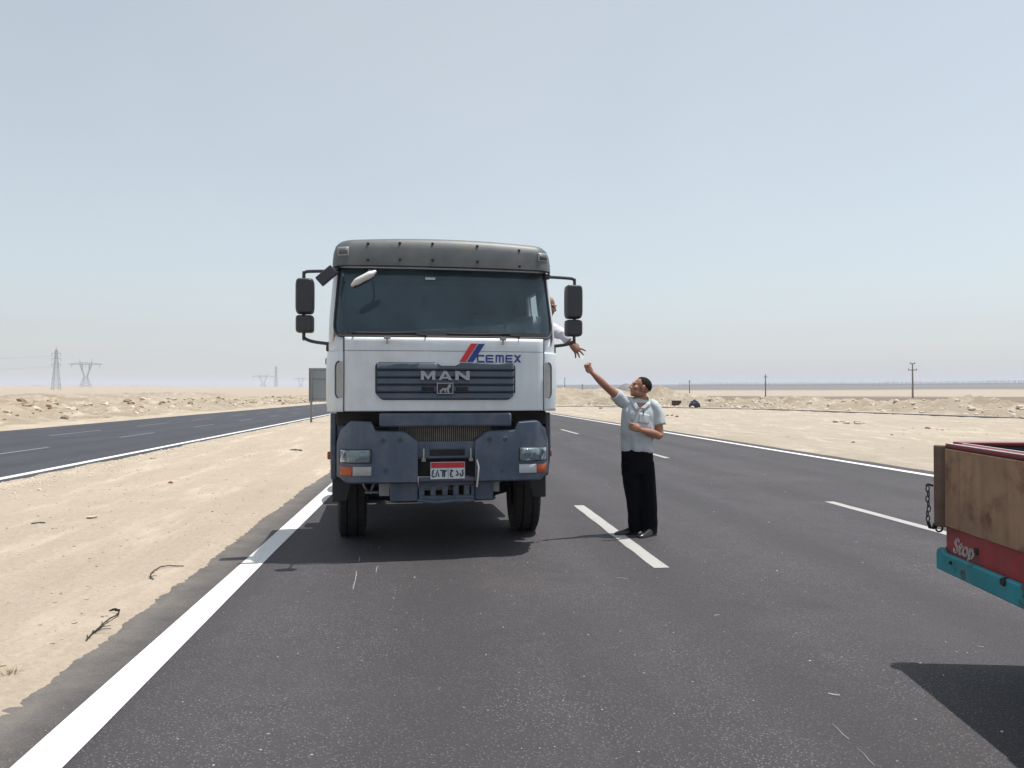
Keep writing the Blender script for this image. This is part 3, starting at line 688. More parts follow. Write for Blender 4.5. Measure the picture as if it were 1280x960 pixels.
MB().grid([[S(-1.15+2.3*j/24, z, .004) for j in range(25)] for z in (2.20, 2.225, 2.25)]).build('lower_band', 'black', ws)
stx, stz = P(538, 348, .18)
MB().box(stx-.05, stx+.05, .195, .20, stz-.012, stz+.012).build('sticker', 'fog_white', ws)
# wipers
for (xa, xb, side) in ((-.93, -.24, 1), (.0, .70, 1)):
    wp = MB()
    pv = S((xb+.03)/.98, 2.205, .05)
    wp.tube([(xb+.04, Yf(2.2)+.02, 2.185), pv, ((xa+xb)/2+.08, .01, 2.225)], [.012,.012,.008], 6)
    wo_ = wp.build('wiper', 'rubber', truck)
    MB().tube([(xa, .02+.04*(xa)**2, 2.222), ((xa+xb)/2, .015, 2.218), (xb-.06, .015, 2.228)], .015, 6).build('blade', 'rubber', wo_)
# visor
vz = [(2.893, 1.125, .135), (2.905, 1.132, .105), (2.98, 1.130, .112), (3.06, 1.122, .125), (3.12, 1.105, .145), (3.16, 1.075, .19), (3.18, 1.02, .28), (3.19, .94, .44)]
vss = [v for v in ss if abs(v) <= 2.0]
rows = []
for (z, W_, y0) in vz:
    row = []
    for s in vss:
        x, y, _ = S(s, z, 0, W_, y0); row.append((x, y, z+.032*(1-(x/1.13)**2)*sstep(2.95, 3.15, z)+.004*(1-(x/1.13)**2)))
    rows.append(row)
vis = MB().grid(rows).build('visor', 'visor', truck, solid=.018)
for px, py in ((460,303),(500,303),(541,304),(597,307),(650,312),(460,324),(500,324),(541,325),(597,327),(650,332)):
    x, z = P(px, py, .115); y = .105+.045*(x/.92)**2+max(0, z-2.97)*.22
    MB().lathe([(-.012, 0), (-.012, .010), (0, .015), (.02, .015)], 10, 'y', (x, y, z)).build('bolt', 'black', vis)
for sg in (-1, 1):
    def vs_(q, z, o): return S(sg*q, z, o, 1.125, .122)
    f = MB().grid([[vs_(1.02+.42*k/8, 3.0+.088*t, .006 if t in (0, 1) else .012) for k in range(9)] for t in (0,.1,.9,1)]).build('marker_lamp', 'silver', vis, solid=.012)
    MB().grid([[vs_(1.07+.33*k/8, 3.014+.06*t, .015) for k in range(9)] for t in (0,1)]).build('lens', 'visor', f, solid=.003)
# front flap
FS = .985
flap = MB().grid([[S(FS*(-1.02+2.04*j/30), z, .022 if 1.5 < z < 2.16 else .016) for j in range(31)] for z in (1.455,1.47,1.6,1.8,2.0,2.06,2.07,2.15,2.185)]).build('front_flap', 'white', truck, solid=.02)
MB().grid([[S(-1.0+2.0*j/20, z, .0265) for j in range(21)] for z in (2.050, 2.054)]).build('crease', 'bluegrey', flap)
for px in (484, 629):
    x, z = P(px, 422, 0)
    MB().box(x-.033, x+.033, .0, .03, 2.165, 2.19).box(x-.01, x+.01, .005, .03, 2.12, 2.165).build('hinge', 'steel', flap, bevel=.004)
# corner panels with air-duct recess
for sg in (-1, 1):
    cp = MB().grid([[S(sg*s, z, .022 if 1.50 < z < 2.0 else .012) for s in (1.045,1.1,1.2,1.35,1.5,1.65,1.8,2,2.1)] for z in (1.45,1.48,1.55,1.7,1.85,1.97,2.03,2.05)]).build('corner_panel', 'white', truck, solid=.02)
    zz = [1.585,1.6,1.63,1.75,1.9,1.93,1.945]; tt = [.6,.85,1,1,1,.85,.5]
    MB().grid([[S(sg*(1.06+.24*t*k/4), z, .0255) for k in range(5)] for z, t in zip(zz, tt)]).build('air_duct', 'fog', cp)
    MB().tube([S(sg*(1.06+.24*t), z, .024) for z, t in zip(zz, tt)], .010, 6).build('duct_edge', 'bluegrey', cp)
    MB().box(sg*1.155, sg*1.20, .38, .43, 1.92, 1.99).build('repeater_lamp', 'black', cp, bevel=.012)
    MB().tube([S(sg*1.03, z, .008) for z in (1.46,1.7,2.0,2.19)], .007, 5).build('door_gap', 'black', cp)
# grille
def fy(x): return .055+.045*(x/.98)**2
def ztop(x):
    a = abs(x-.02)
    z = 1.937 if a > .125 else 1.905 if a < .075 else 1.905+.032*(a-.075)/.05
    e = .70-abs(x); return z-.035*(1-min(1, e/.035))**2
def zbot(x):
    e = .70-abs(x); return 1.565+.075*(1-min(1, e/.09))**2
gx = [-.70+.0175*k for k in range(81)]
gr = MB().grid([[(x, fy(x)-.027, zbot(x)+(ztop(x)-zbot(x))*t/4) for x in gx] for t in range(5)]).build('grille', 'black', truck, solid=-.008)
bands = [1.570, 1.643, 1.716, 1.789, 1.862, 1.940]
for k in range(5):
    a, b = bands[k], bands[k+1]; rows = []
    for t, pr in ((.0, .030), (.05, .048), (.20, .056), (.75, .046), (.90, .038), (.93, .028)):
        row = []
        for x in gx:
            if abs(x) > .688: continue
            z = a+(b-a)*t; z = min(max(z, zbot(x)+.006), ztop(x)-.006); row.append((x, fy(x)-pr, z))
        rows.append(row)
    MB().grid(rows).build('slat', 'grille', gr)
# badge letters (polygons in x,z)
def flat(polys, name, m, parent, y0, y1):
    b = MB()
    for p in polys: b.prism(p, 'y', y0, y1)
    return b.build(name, m, parent, smooth=False)
def rectp(x0, x1, z0, z1): return [(x0,z0),(x1,z0),(x1,z1),(x0,z1)]
def place(polys, x0, z0, w_, h_): return [[(x0+u*w_, z0+v*h_) for u, v in p] for p in polys]
Mp = [rectp(0,.22,0,1), rectp(.78,1,0,1), [(.22,1),(.22,.55),(.5,.0),(.5,.42)], [(.78,1),(.5,.42),(.5,0),(.78,.55)]]
Ap = [[(0,0),(.24,0),(.5,.72),(.5,1),(.38,1)], [(1,0),(.62,1),(.5,1),(.5,.72),(.76,0)], [(.3,.16),(.70,.16),(.62,.36),(.38,.36)]]
Np = [rectp(0,.24,0,1), rectp(.76,1,0,1), [(.24,1),(.24,.6),(.76,0),(.76,.4)]]
yg = fy(0)-.068
for poly, pa, pb in ((Mp, 526, 544), (Ap, 548, 565), (Np, 569, 587)):
    xa, za = P(pa, 475.5, .0); xb, zb = P(pb, 464, .0)
    flat(place(poly, xa, 1.762, xb-xa, .090), 'letter', 'silver', gr, yg, yg+.015)
xa, _ = P(546, 485, 0); xb, _ = P(566.5, 485, 0); za, zb = 1.625, 1.735
em = MB().box(xa, xb, yg+.004, yg+.02, za, zb).build('emblem', 'black', gr)
flat([rectp(xa, xb, za, za+.008), rectp(xa, xb, zb-.008, zb), rectp(xa, xa+.008, za+.008, zb-.008), rectp(xb-.008, xb, za+.008, zb-.008)], 'emblem_frame', 'silver', em, yg-.002, yg+.004)
lion = [[(.20,.10),(.28,.10),(.30,.22),(.38,.34),(.62,.36),(.66,.52),(.36,.52),(.28,.44)], [(.60,.36),(.66,.10),(.74,.10),(.73,.40),(.72,.55)], [(.56,.40),(.72,.45),(.84,.62),(.86,.78),(.80,.88),(.72,.84),(.66,.66)], [(.24,.10),(.30,.46),(.20,.30),(.16,.16)], [(.44,.34),(.50,.12),(.55,.12),(.54,.36)]]
flat(place(lion, xa, za, xb-xa, zb-za), 'lion', 'silver', em, yg-.002, yg+.004)
for pa, pb in ((527, 543), (570, 585)):
    x0, _ = P(pa, 485, 0); x1, _ = P(pb, 485, 0)
    MB().box(x0, x1, yg+.008, yg+.02, 1.655, 1.695).build('slot', 'dark', gr, bevel=.004)
# company logo on the flap
def flatp(polys, name, m, o=.0255):
    b = MB()
    for p in polys:
        y = [fy(q[0])-o-.0 for q in p]; n = len(p)
        b.add([(q[0], yy-.002, q[1]) for q, yy in zip(p, y)], [tuple(range(n))])
    return b.build(name, m, flap, smooth=False, solid=-.002)
def pq(*pts): return [P(a, b, .035) for a, b in pts]
flatp([pq((574,452.5),(582,452.5),(597,429.5),(588.5,429.5))], 'logo_stripe', 'red')
flatp([pq((583.5,452.5),(591.5,452.5),(606,429.8),(598,429.8))], 'logo_stripe', 'blue')
t_ = .22
LC = [rectp(.12,1,0,t_), rectp(.12,1,1-t_,1), [(0,.16),(.12,0),(.2,t_),(.2,1-t_),(.12,1),(0,.84)]]
LE = LC+[rectp(.2,.95,.40,.60)]
LM = [rectp(0,.17,0,1), rectp(.415,.585,0,1-t_), rectp(.83,1,0,.9), rectp(.17,.9,1-t_,1)]
LEE = LE
LX = [[(0,0),(.27,0),(1,1),(.73,1)], [(0,1),(.42,.5),(.56,.69),(.27,1)], [(1,0),(.58,.5),(.44,.31),(.73,0)]]
for k, (pp, a, b) in enumerate(((LC,596,605.5),(LE,607,617),(LM,619.5,630),(LEE,632,641),(LX,642.5,652))):
    x0, z0 = P(a, 453, .035); x1, z1 = P(b, 443.6, .035); flatp(place(pp, x0, z0, x1-x0, z1-z0), 'logo_letter', 'blue')
# ---- step panel, radiator
MB().box(-.66, .66, .03, .10, 1.30, 1.435).build('step_panel', 'bluegrey', truck, bevel=.02)
rad = MB().box(-.55, .55, .20, .26, 1.10, 1.30).build('radiator', 'black', truck)
fb = MB()
for k in range(46): fb.box(-.46+.0204*k, -.46+.0204*k+.008, .17, .20, 1.12, 1.295)
fb.build('radiator_fins', 'fins', rad, smooth=False)
# ---- bumper
def zt(x):
    a = abs(x)
    for (x0, z0), (x1, z1) in zip(PT[:-1], PT[1:]):
        if x0 <= a <= x1: return z0+(z1-z0)*sstep(x0, x1, a)
    return PT[-1][1]
PT = [(0,1.15),(.25,1.15),(.44,1.255),(.69,1.26),(.735,1.345),(.93,1.355),(1.03,1.28),(1.075,1.15)]
def zb_(x): return .745+.06*sstep(.95, 1.075, abs(x))
def yb(x):
    a = abs(x); return .0+.03*(a/.9)**2+.16*max(0, (a-.88)/.195)**2
for sg in (-1, 1):
    xs = [.285+(1.075-.285)*k/40 for k in range(41)]
    rows = [[(sg*x, yb(x)+(.02 if t in (0, 1) else 0)+.05*max(0, t-.72), zb_(x)+(zt(x)-zb_(x))*t) for x in xs] for t in (0,.03,.25,.5,.72,.9,.98,1)]
    b = MB().grid(rows); side = [r_[-1] for r_ in rows]
    b.grid([side, [(p[0]+sg*.01, p[1]+.25, p[2]) for p in side], [(p[0]+sg*.01, p[1]+.45, min(p[2], 1.2)) for p in side]])
    b.grid([rows[-1], [(p[0], p[1]+.12, p[2]+.004) for p in rows[-1]]])
    bo = b.build('bumper', 'bluegrey', truck, solid=.02)
    for px, py in (((479,551),(500,550),(482,588)) if sg < 0 else ((612,549),(632,549),(628,588))):
        x, z = P(px, py, .01)
        MB().lathe([(-.006, .010), (-.006, .022), (.006, .026)], 14, 'y', (x, yb(x), z)).build('bolt_recess', 'grille', bo)
    # lamps
    hx0, hx1 = .745, 1.035
    def lampbox(x0, x1, z0, z1, o0, o1, name, m, parent, bev=.012):
        b_ = MB(); n = 8
        b_.grid([[(sg*(x0+(x1-x0)*k/n), yb(x0+(x1-x0)*k/n)-o1+(.004 if j in (0, 3) else 0), z0+(z1-z0)*q) for k in range(n+1)] for j, q in enumerate((0, .06, .94, 1))])
        return b_.build(name, m, parent, solid=o1-o0)
    hl = lampbox(hx0-.012, hx1+.012, .945, 1.085, -.02, .006, 'headlight', 'black', truck)
    lampbox(hx0, hx1, .955, 1.075, .006, .010, 'reflector', 'fog', hl)
    for xc, rr_ in ((.82, .046), (.955, .052)):
        MB().lathe([(-.005, rr_), (.012, rr_*.7), (.02, rr_*.3), (.012, .0)], 18, 'y', (sg*xc, yb(xc)-.013, 1.015)).build('lamp_bowl', 'reflector', hl)
        MB().lathe([(-.008, rr_*.98), (-.008, rr_*1.10), (.006, rr_*1.12)], 18, 'y', (sg*xc, yb(xc)-.010, 1.015)).build('lamp_ring', 'silver', hl)
    lampbox(hx0, hx1, .955, 1.075, .026, .030, 'lens', 'lens', hl)
    lampbox(hx0-.01, .915, .825, .915, -.01, .012, 'fog_lamp', 'fog' if sg < 0 else 'fog_white', truck)
    lampbox(.92, 1.04, .825, .915, -.01, .014, 'indicator', 'orange', truck)
    # wheel-arch, mudflap, side marker
    fb = MB(); arc = [(1.48+.70*math.cos(a), .60+.74*math.sin(a)) for a in [R(15+150*k/16) for k in range(17)]]
    fb.grid([[(sg*x, y, z) for (y, z) in arc] for x in (.80, .95, 1.10, 1.15)]); fb.grid([[(sg*1.15, y, z) for (y, z) in arc], [(sg*1.155, 1.48+(y-1.48)*.86, .60+(z-.60)*.86) for (y, z) in arc]])
    fd = fb.build('fender', 'bluegrey', truck, solid=.015)
    MB().prism([(.42,1.43),(.66,1.40),(.70,.74),(.52,.74),(.40,1.0)], 'x', sg*1.09, sg*1.15).build('fender_front', 'bluegrey', fd, bevel=.015)
    MB().box(sg*1.15, sg*1.185, .50, .56, .95, 1.03).build('side_marker', 'orange', fd, bevel=.012)
    MB().prism([(sg*.93,.74),(sg*1.14,.78),(sg*1.14,.50),(sg*.99,.50)], 'y', .60, .63).build('mudflap', 'black', truck, bevel=.01)
    # steps under the door
    MB().box(sg*.9, sg*1.12, 1.95, 2.2, .45, 1.30).build('side_step', 'black', truck, bevel=.02)
# centre of bumper with plate
bc = MB().box(-.29, .29, .05, .08, .98, 1.15)
bc.box(-.29, -.17, .045, .08, .99, 1.14).box(.19, .29, .045, .08, .99, 1.14).box(-.17, .19, .045, .08, 1.075, 1.13).box(-.17, .19, .045, .08, .985, 1.005)
bco = bc.build('bumper_centre', 'bluegrey', truck, bevel=.006)
MB().box(-.165, .185, .042, .055, 1.01, 1.07).build('slot', 'dark', bco, bevel=.01)
MB().box(-.28, .29, .10, .12, .80, .985).build('recess', 'dark', bco)
MB().box(-.27, .29, .03, .10, .752, .795).build('lower_bar', 'bluegrey', bco, bevel=.012)
for sx in (-.225, .245):
    MB().tube([(sx, .035, 1.08), (sx, .02, 1.04), (sx, .03, .96)], .012, 6).box(sx-.02, sx+.02, .02, .05, .955, .985).build('latch', 'steel', bco)
MB().tube([(.30, -.01, .97), (.315, -.03, .90), (.31, -.03, .82), (.30, -.01, .70)], .008, 6).build('cable', 'rim_white', bco)
px0, pz0 = P(538, 599, .03); px1, pz1 = P(581, 577, .03)
pl = MB().box(px0, px1, .015, .025, pz0, pz1).build('number_plate', 'plate', truck, bevel=.006)
MB().box(px0+.004, px1-.004, .009, .014, pz0+(pz1-pz0)*.66, pz1-.003).build('red_band', 'plate_red', pl, bevel=.008)
def ribbon2(pts, wd, y):
    b = MB(); pts = [Vector((p[0], 0, p[1])) for p in pts]; n = len(pts); L_, R_ = [], []
    for i in range(n):
        t = (pts[min(i+1, n-1)]-pts[max(i-1, 0)]).normalized(); s = Vector((-t.z, 0, t.x))*wd/2
        L_.append(tuple(pts[i]+s+Vector((0, y, 0)))); R_.append(tuple(pts[i]-s+Vector((0, y, 0))))
    return b.grid([L_, R_])
GL = {  # strokes in a unit cell (u right, v up)
 '4': [[(.75,.95),(.3,.8),(.25,.62),(.6,.55),(.25,.42),(.2,.2),(.45,.05),(.85,.1)]],
 '8': [[(.1,.05),(.5,1),(.9,.05)]],
 '6': [[(.1,.9),(.75,.9),(.82,.5),(.8,.02)]],
 '3': [[(.1,.95),(.25,.7),(.4,.9),(.55,.7),(.75,.95),(.85,.75)], [(.12,.95),(.3,.5),(.32,.02)]],
 'j': [[(.15,.8),(.35,.92),(.9,.82),(.45,.7),(.2,.45),(.3,.12),(.6,.02),(.9,.1)], [(.52,.38),(.62,.38)]],
 'd': [[(.3,.85),(.65,.65),(.75,.35),(.55,.2),(.2,.25)]],
 'y': [[(.95,.8),(.7,.9),(.6,.65),(.85,.5),(.7,.2),(.35,.1),(.1,.3),(.1,.5)]]}
plw = px1-px0; plh = pz1-pz0
for ch, u in (('4', .02), ('8', .14), ('6', .26), ('3', .37), ('j', .55), ('d', .71), ('y', .85)):
    b = MB()
    for st in GL[ch]:
        b2 = ribbon2([(px0+plw*(u+.115*a), pz0+plh*(.12+.44*c)) for a, c in st],   .0135, .0125); b.add(b2.v, b2.f)
    b.build('character', 'ink', pl, smooth=False, solid=.002)
MB().box(px0+plw*.505, px0+plw*.515, .0125, .016, pz0+.005, pz0+plh*.64).build('divider', 'ink', pl)
# lower crossmember with slots
cm = MB().box(-.55, -.27, .16, .24, .545, .735).build('crossmember', 'bluegrey', truck, bevel=.012)
MB().box(.30, .49, .16, .24, .545, .735).build('crossmember', 'bluegrey', truck, bevel=.012)
cpb = MB().box(-.265, .295, .14, .2, .70, .742).box(-.265, .295, .14, .2, .535, .60)
for xx in (-.265, -.15, -.03, .08, .19, .262): cpb.box(xx, xx+(.055 if xx < .25 else .033), .142, .2, .60, .70)
cpb.build('slotted_plate', 'bluegrey', cm, bevel=.006)
MB().tube([(-.28, .12, .56), (-.1, .10, .54), (.1, .10, .555), (.29, .12, .55)], .018, 8).build('towing_bar', 'bluegrey', cm)
for q in ((-.66,-.553,.2,.25,.60,.74), (-.80,-.663,.35,.40,.61,.63), (.493,.56,.2,.25,.62,.74)): MB().box(*q).build('bracket', 'rim', cm, bevel=.005)
MB().tube([(-.86, .45, .78), (-.80, .42, .66), (-.75, .45, .60), (-.70, .5, .72)], .012, 6).build('hose', 'rim', cm)
# undercarriage
MB().box(-.86, .86, .30, 1.05, .80, 1.30).box(-1.09, 1.09, .33, 1.05, 1.301, 1.452).box(-.5, .5, 1.05, 1.95, .72, 1.46).build('engine_bay', 'dark', truck, bevel=.03)
for sg in (-1, 1):
    MB().box(sg*.36, sg*.44, .3, 6.9, .72, .98).build('chassis_rail', 'dark', truck, bevel=.01)
for y in (2.3, 3.2, 4.1, 5.0, 5.9, 6.85): MB().box(-.36, .36, y-.05, y+.05, .76, .94).build('chassis_beam', 'dark', truck, bevel=.01)
MB().tube([(-.85, 1.48, .52), (-.45, 1.48, .42), (.45, 1.48, .42), (.85, 1.48, .52)], .07, 8).build('axle', 'dark', truck)
def wheel(x0, x1, y, steer=0):
    cx, cy, side = (x0+x1)/2, y, (1 if x0 > 0 else -1); o = empty('wheel', (cx, cy, 0), steer); o.parent = truck
    xm, y, hw, rr_ = 0, 0, abs(x1-x0)/2, .53
    prof = [(-hw*.72, .30), (-hw*.95, .36), (-hw, .44), (-hw*.93, .50), (-hw*.78, rr_), (-hw*.42, rr_+.006), (-hw*.40, rr_-.014), (-hw*.30, rr_-.014), (-hw*.28, rr_+.007), (hw*.28, rr_+.007), (hw*.30, rr_-.014), (hw*.40, rr_-.014), (hw*.42, rr_+.006), (hw*.78, rr_), (hw*.93, .50), (hw, .44), (hw*.95, .36), (hw*.72, .30)]
    b = MB().lathe(prof, 48, 'x', (xm, y, .532))
    for k in range(44):   # tread blocks on the shoulders
        a = 2*math.pi*k/44
        for sx in (-1, 1):
            m_ = Matrix.Translation((xm+sx*hw*.62, y, .532)) @ Matrix.Rotation(a, 4, 'X')
            b.box(-hw*.18, hw*.18, -.022, .022, rr_-.01, rr_+.012, m_)
    b.build('tyre', 'rubber', o)
    sg = side
    rb = MB().lathe([(sg*hw*.75, .30), (sg*hw*.55, .285), (sg*hw*.2, .24), (sg*hw*.25, .15), (sg*hw*.7, .12), (sg*hw*.75, 0)], 32, 'x', (xm, y, .532))
    for k in range(10):
        a = 2*math.pi*k/10; rb.lathe([(sg*hw*.2, .016), (sg*hw*.42, .016), (sg*hw*.42, 0)], 8, 'x', (xm, y+.19*math.cos(a), .532+.19*math.sin(a)))
    rb.build('rim', 'rim', o); return o
for sg in (-1, 1):
    wheel(.89 if sg > 0 else -.80, 1.21 if sg > 0 else -1.12, 1.48, R(-4) if sg > 0 else R(2))
    for y in (4.6, 5.95):
        wheel(sg*.90, sg*1.20, y); wheel(sg*.56, sg*.86, y)
for y in (4.6, 5.95): MB().tube([(-.6, y, .53), (.6, y, .53)], .09, 8).build('axle', 'dark', truck)
MB().box(-1.14, 1.14, 2.0, 3.95, .985, 1.02).build('shade_deck', 'dark', truck, bevel=.008)  # unseen deck, added and lengthened to keep the road beneath in shade
MB().box(-.98, .98, 2.1, 2.45, 1.02, 2.3).build('air_intake_housing', 'dark', truck, bevel=.05)
MB().prism([(2.5,.40),(3.6,.40),(3.7,.5),(3.7,.92),(3.6,1.0),(2.5,1.0),(2.4,.9),(2.4,.5)], 'x', .50, 1.12).build('fuel_tank', 'steel', truck, bevel=.03)
MB().prism([(2.5,.45),(3.2,.45),(3.2,.98),(2.5,.98)], 'x', -1.1, -.50).build('battery_box', 'dark', truck, bevel=.03)
MB().prism([(4.5,.98),(6.1,.98),(6.1,1.06),(5.2,1.10),(4.6,1.09)], 'x', -.42, .42).build('coupling_plate', 'dark', truck, bevel=.02)
for sg in (-1, 1):
    for y in (4.6, 5.95):
        arc = [(y+.62*math.cos(a), .53+.62*math.sin(a)) for a in [R(30+120*k/10) for k in range(11)]]
        MB().grid([[(sg*x, yy, z) for yy, z in arc] for x in (.54, 1.22)]).build('rear_mudguard', 'black', truck, solid=.02)
# ---- cabin interior
MB().prism([(.13,2.14),(.40,2.17),(.62,2.10),(.66,1.9),(.55,1.5),(.13,1.5)], 'x', -1.05, 1.05).build('dashboard', 'dash', truck, bevel=.04)
sw = MB(); a0 = Vector((.56, .74, 2.16)); mw = Matrix.Translation(a0) @ Matrix.Rotation(R(-58), 4, 'X')
sw.tube([mw @ Vector((.22*math.cos(t), .22*math.sin(t), 0)) for t in [2*math.pi*k/28 for k in range(29)]], .016, 8)
for t in (0, 2.1, 4.2): sw.tube([mw @ Vector((0,0,-.02)), mw @ Vector((.21*math.cos(t), .21*math.sin(t), 0))], .014, 6)
sw.tube([a0, (.56, .60, 1.95)], .03, 8); sw.build('steering_wheel', 'black', truck)
for x in (-.56, .56):
    st = MB().box(x-.26, x+.26, .95, 1.42, 1.62, 1.78).build('seat', 'seat', truck, bevel=.05)
    MB().box(x-.25, x+.25, 0, .14, 0, .66).xf(Matrix.Translation((0, 1.40, 1.72)) @ Matrix.Rotation(R(-12), 4, 'X')).build('backrest', 'seat', st, bevel=.05)
    MB().box(x-.13, x+.13, 1.56, 1.65, 2.42, 2.60).build('headrest', 'seat', st, bevel=.04)
MB().box(-1.08, 1.08, YB-.09, YB-.05, 1.48, 3.0).build('rear_lining', 'cabin', truck)
MB().box(-1.05, 1.05, .45, YB-.1, 2.97, 3.0).build('ceiling_lining', 'cabin', truck)
MB().box(-1.05, 1.05, .5, YB-.1, 1.49, 1.52).build('cab_floor', 'dark', truck)
xm_, zm_ = P(455, 348, -.16)   # front mirror hanging ahead of the windscreen
fm = MB().tube([(xm_-.105, -.16, zm_-.065), (xm_-.05, -.17, zm_-.028), (xm_+.05, -.17, zm_+.03), (xm_+.10, -.16, zm_+.065)], [(.018,.03),(.036,.06),(.036,.06),(.018,.03)], 14, ref=(0,0,1), sub=4, round_ends=True).build('front_mirror', 'rim_white', truck)
MB().tube([(xm_+.03, -.15, zm_+.04), (xm_+.05, -.12, zm_+.085), (xm_+.06, .10, zm_+.12)], .010, 6).build('stalk', 'black', fm)
MB().tube([(xm_-.09, -.15, zm_-.085), (xm_, -.15, zm_-.035), (xm_+.08, -.15, zm_+.012)], [(.012,.03),(.014,.05),(.012,.03)], 10, ref=(0,0,1), sub=3, round_ends=True).build('mirror_glass', 'black', fm)
# ---- mirrors
for sg in (-1, 1):
    X = sg*1.405; ym = .42
    mr_ = MB().tube([(sg*1.10, .32, 2.865), (sg*1.33, ym-.02, 2.87), (X, ym, 2.86), (X+sg*.012, ym, 2.80), (X+sg*.012, ym+.02, 2.24), (X, ym, 2.19), (sg*1.32, ym-.02, 2.155), (sg*1.14, .36, 2.13)], .017, 8, sub=4).build('mirror_arm', 'mirror_black', truck)
    def housing(z0, z1, wd, name, yo=0):
        zc, hh = (z0+z1)/2, (z1-z0)/2; b = MB(); rows = []
        for (yy, k) in ((-.075, .80), (-.06, .93), (-.02, 1.0), (.05, 1.0)):
            n = 28; row = []
            for i in range(n+1):
                t = 2*math.pi*i/n; c, s_ = math.cos(t), math.sin(t); e = .32
                row.append((X+k*wd/2*math.copysign(abs(c)**e, c), ym+yy+yo, zc+(hh-(1-k)*wd/2)*math.copysign(abs(s_)**e, s_)))
            rows.append(row)
        b.grid(rows); b.add(rows[0][:-1], [tuple(range(28))]); b.add(rows[-1][:-1], [tuple(range(27, -1, -1))])
        h_ = b.build(name, 'mirror_black', mr_)
        MB().prism([(X+(p[0]-X)*.9, zc+(p[2]-zc)*.92) for p in rows[2][:-1]], 'y', ym+.052+yo, ym+.058+yo).build('mirror_glass', 'steel', h_)
    housing(2.435, 2.80, .185, 'main_mirror'); housing(2.245, 2.425, .18, 'wide_mirror')
    MB().box(sg*1.10, sg*1.19, .33, .42, 2.055, 2.15).build('bracket', 'mirror_black', mr_, bevel=.012)
    MB().box(sg*1.06, sg*1.12, .28, .36, 2.84, 2.89).build('upper_bracket', 'mirror_black', mr_, bevel=.01)
MB().box(-.10, .10, -.035, .035, -.055, .055, Matrix.Translation((-1.175, .17, 2.795)) @ Matrix.Rotation(R(-42), 4, 'Y')).tube([(-1.10, .20, 2.85), (-1.06, .26, 2.90)], .02, 6).build('kerb_mirror', 'mirror_black', truck, bevel=.02)
# ================================================================== PEOPLE
def rotm(x=0, y=0, z=0): return Matrix.Rotation(R(z), 4, 'Z') @ Matrix.Rotation(R(y), 4, 'Y') @ Matrix.Rotation(R(x), 4, 'X')
def head_parts(mtx, b):
    """head about its centre; face towards -Y, up Z"""
    h = MB()
    h.ell((0, .018, .030), (.076, .096, .088)); h.ell((0, -.030, -.028), (.062, .066, .082))
    h.ell((0, -.062, -.088), (.032, .026, .026)); h.ell((-.036, -.02, -.066), (.028, .05, .036)); h.ell((.036, -.02, -.066), (.028, .05, .036))
    h.tube([(0, -.088, .022), (0, -.099, -.004), (0, -.110, -.027)], [(.008,.008),(.011,.011),(.014,.012)], 10, sub=3, round_ends=True)
    for s in (-1, 1):
        h.ell((s*.012, -.100, -.030), (.011, .012, .009)); h.ell((s*.036, -.080, .026), (.026, .014, .009)); h.ell((s*.045, -.066, -.020), (.024, .024, .022))
        h.ell((s*.079, .012, -.004), (.011, .022, .034), Matrix.Rotation(R(s*12), 3, 'Z')); h.ell((s*.080, .006, -.030), (.009, .012, .014))
    h.ell((0, -.086, -.052), (.023, .013, .007)); h.ell((0, -.084, -.064), (.020, .013, .008))
    h.xf(mtx); b.add(h.v, h.f)
def face_bits(mtx, parent):
    for s in (-1, 1):
        MB().ell((s*.032, -.0835, .006), (.011, .008, .005)).xf(mtx).build('eye', 'eye', parent)
        MB().tube([(s*.014, -.090, .029), (s*.032, -.089, .034), (s*.050, -.076, .028)], [(.002,.002),(.003,.003),(.002,.002)], 6, sub=2).xf(mtx).build('eyebrow', 'hair', parent)
    MB().ell((0, -.0905, -.058), (.022, .008, .004)).xf(mtx).build('mouth', 'lip', parent)
def hair_cap(mtx, parent, name='hair', balding=False):
    b = MB(); rows = []
    for j in range(17):
        ph = R(2+112*j/16)
        row = []
        for i in range(41):
            th = 2*math.pi*i/40; x, y = math.sin(ph)*math.sin(th), -math.sin(ph)*math.cos(th)
            # hairline: high on the forehead, above the ears, low on the nape
            front = .5-.5*math.cos(th)           # 0 front .. 1 back
            ta = abs((th+math.pi) % (2*math.pi)-math.pi)
            lim = R(44)+front*R(80)+R(6)*math.sin(th)**2+R(20)*math.exp(-((ta-R(84))/R(14))**2)-R(10)*math.exp(-((ta-R(48))/R(16))**2)+R(7)*noise.noise(Vector((math.sin(th)*4, math.cos(th)*4, 2)))
            p2 = min(ph, lim); k = 1.0 if ph < lim else .955
            x, y, z = math.sin(p2)*math.sin(th), -math.sin(p2)*math.cos(th), math.cos(p2)
            g_ = 1+.012*noise.noise(Vector((x*14, y*14, z*14)))
            row.append(Vector((x*.0795*k*g_, .018+y*.0998*k*g_, .030+z*.0920*k*g_)))
        rows.append(row)
    b.grid([[tuple(mtx @ p) for p in r_] for r_ in rows]); return b.build(name, 'hair', parent, fix=True)
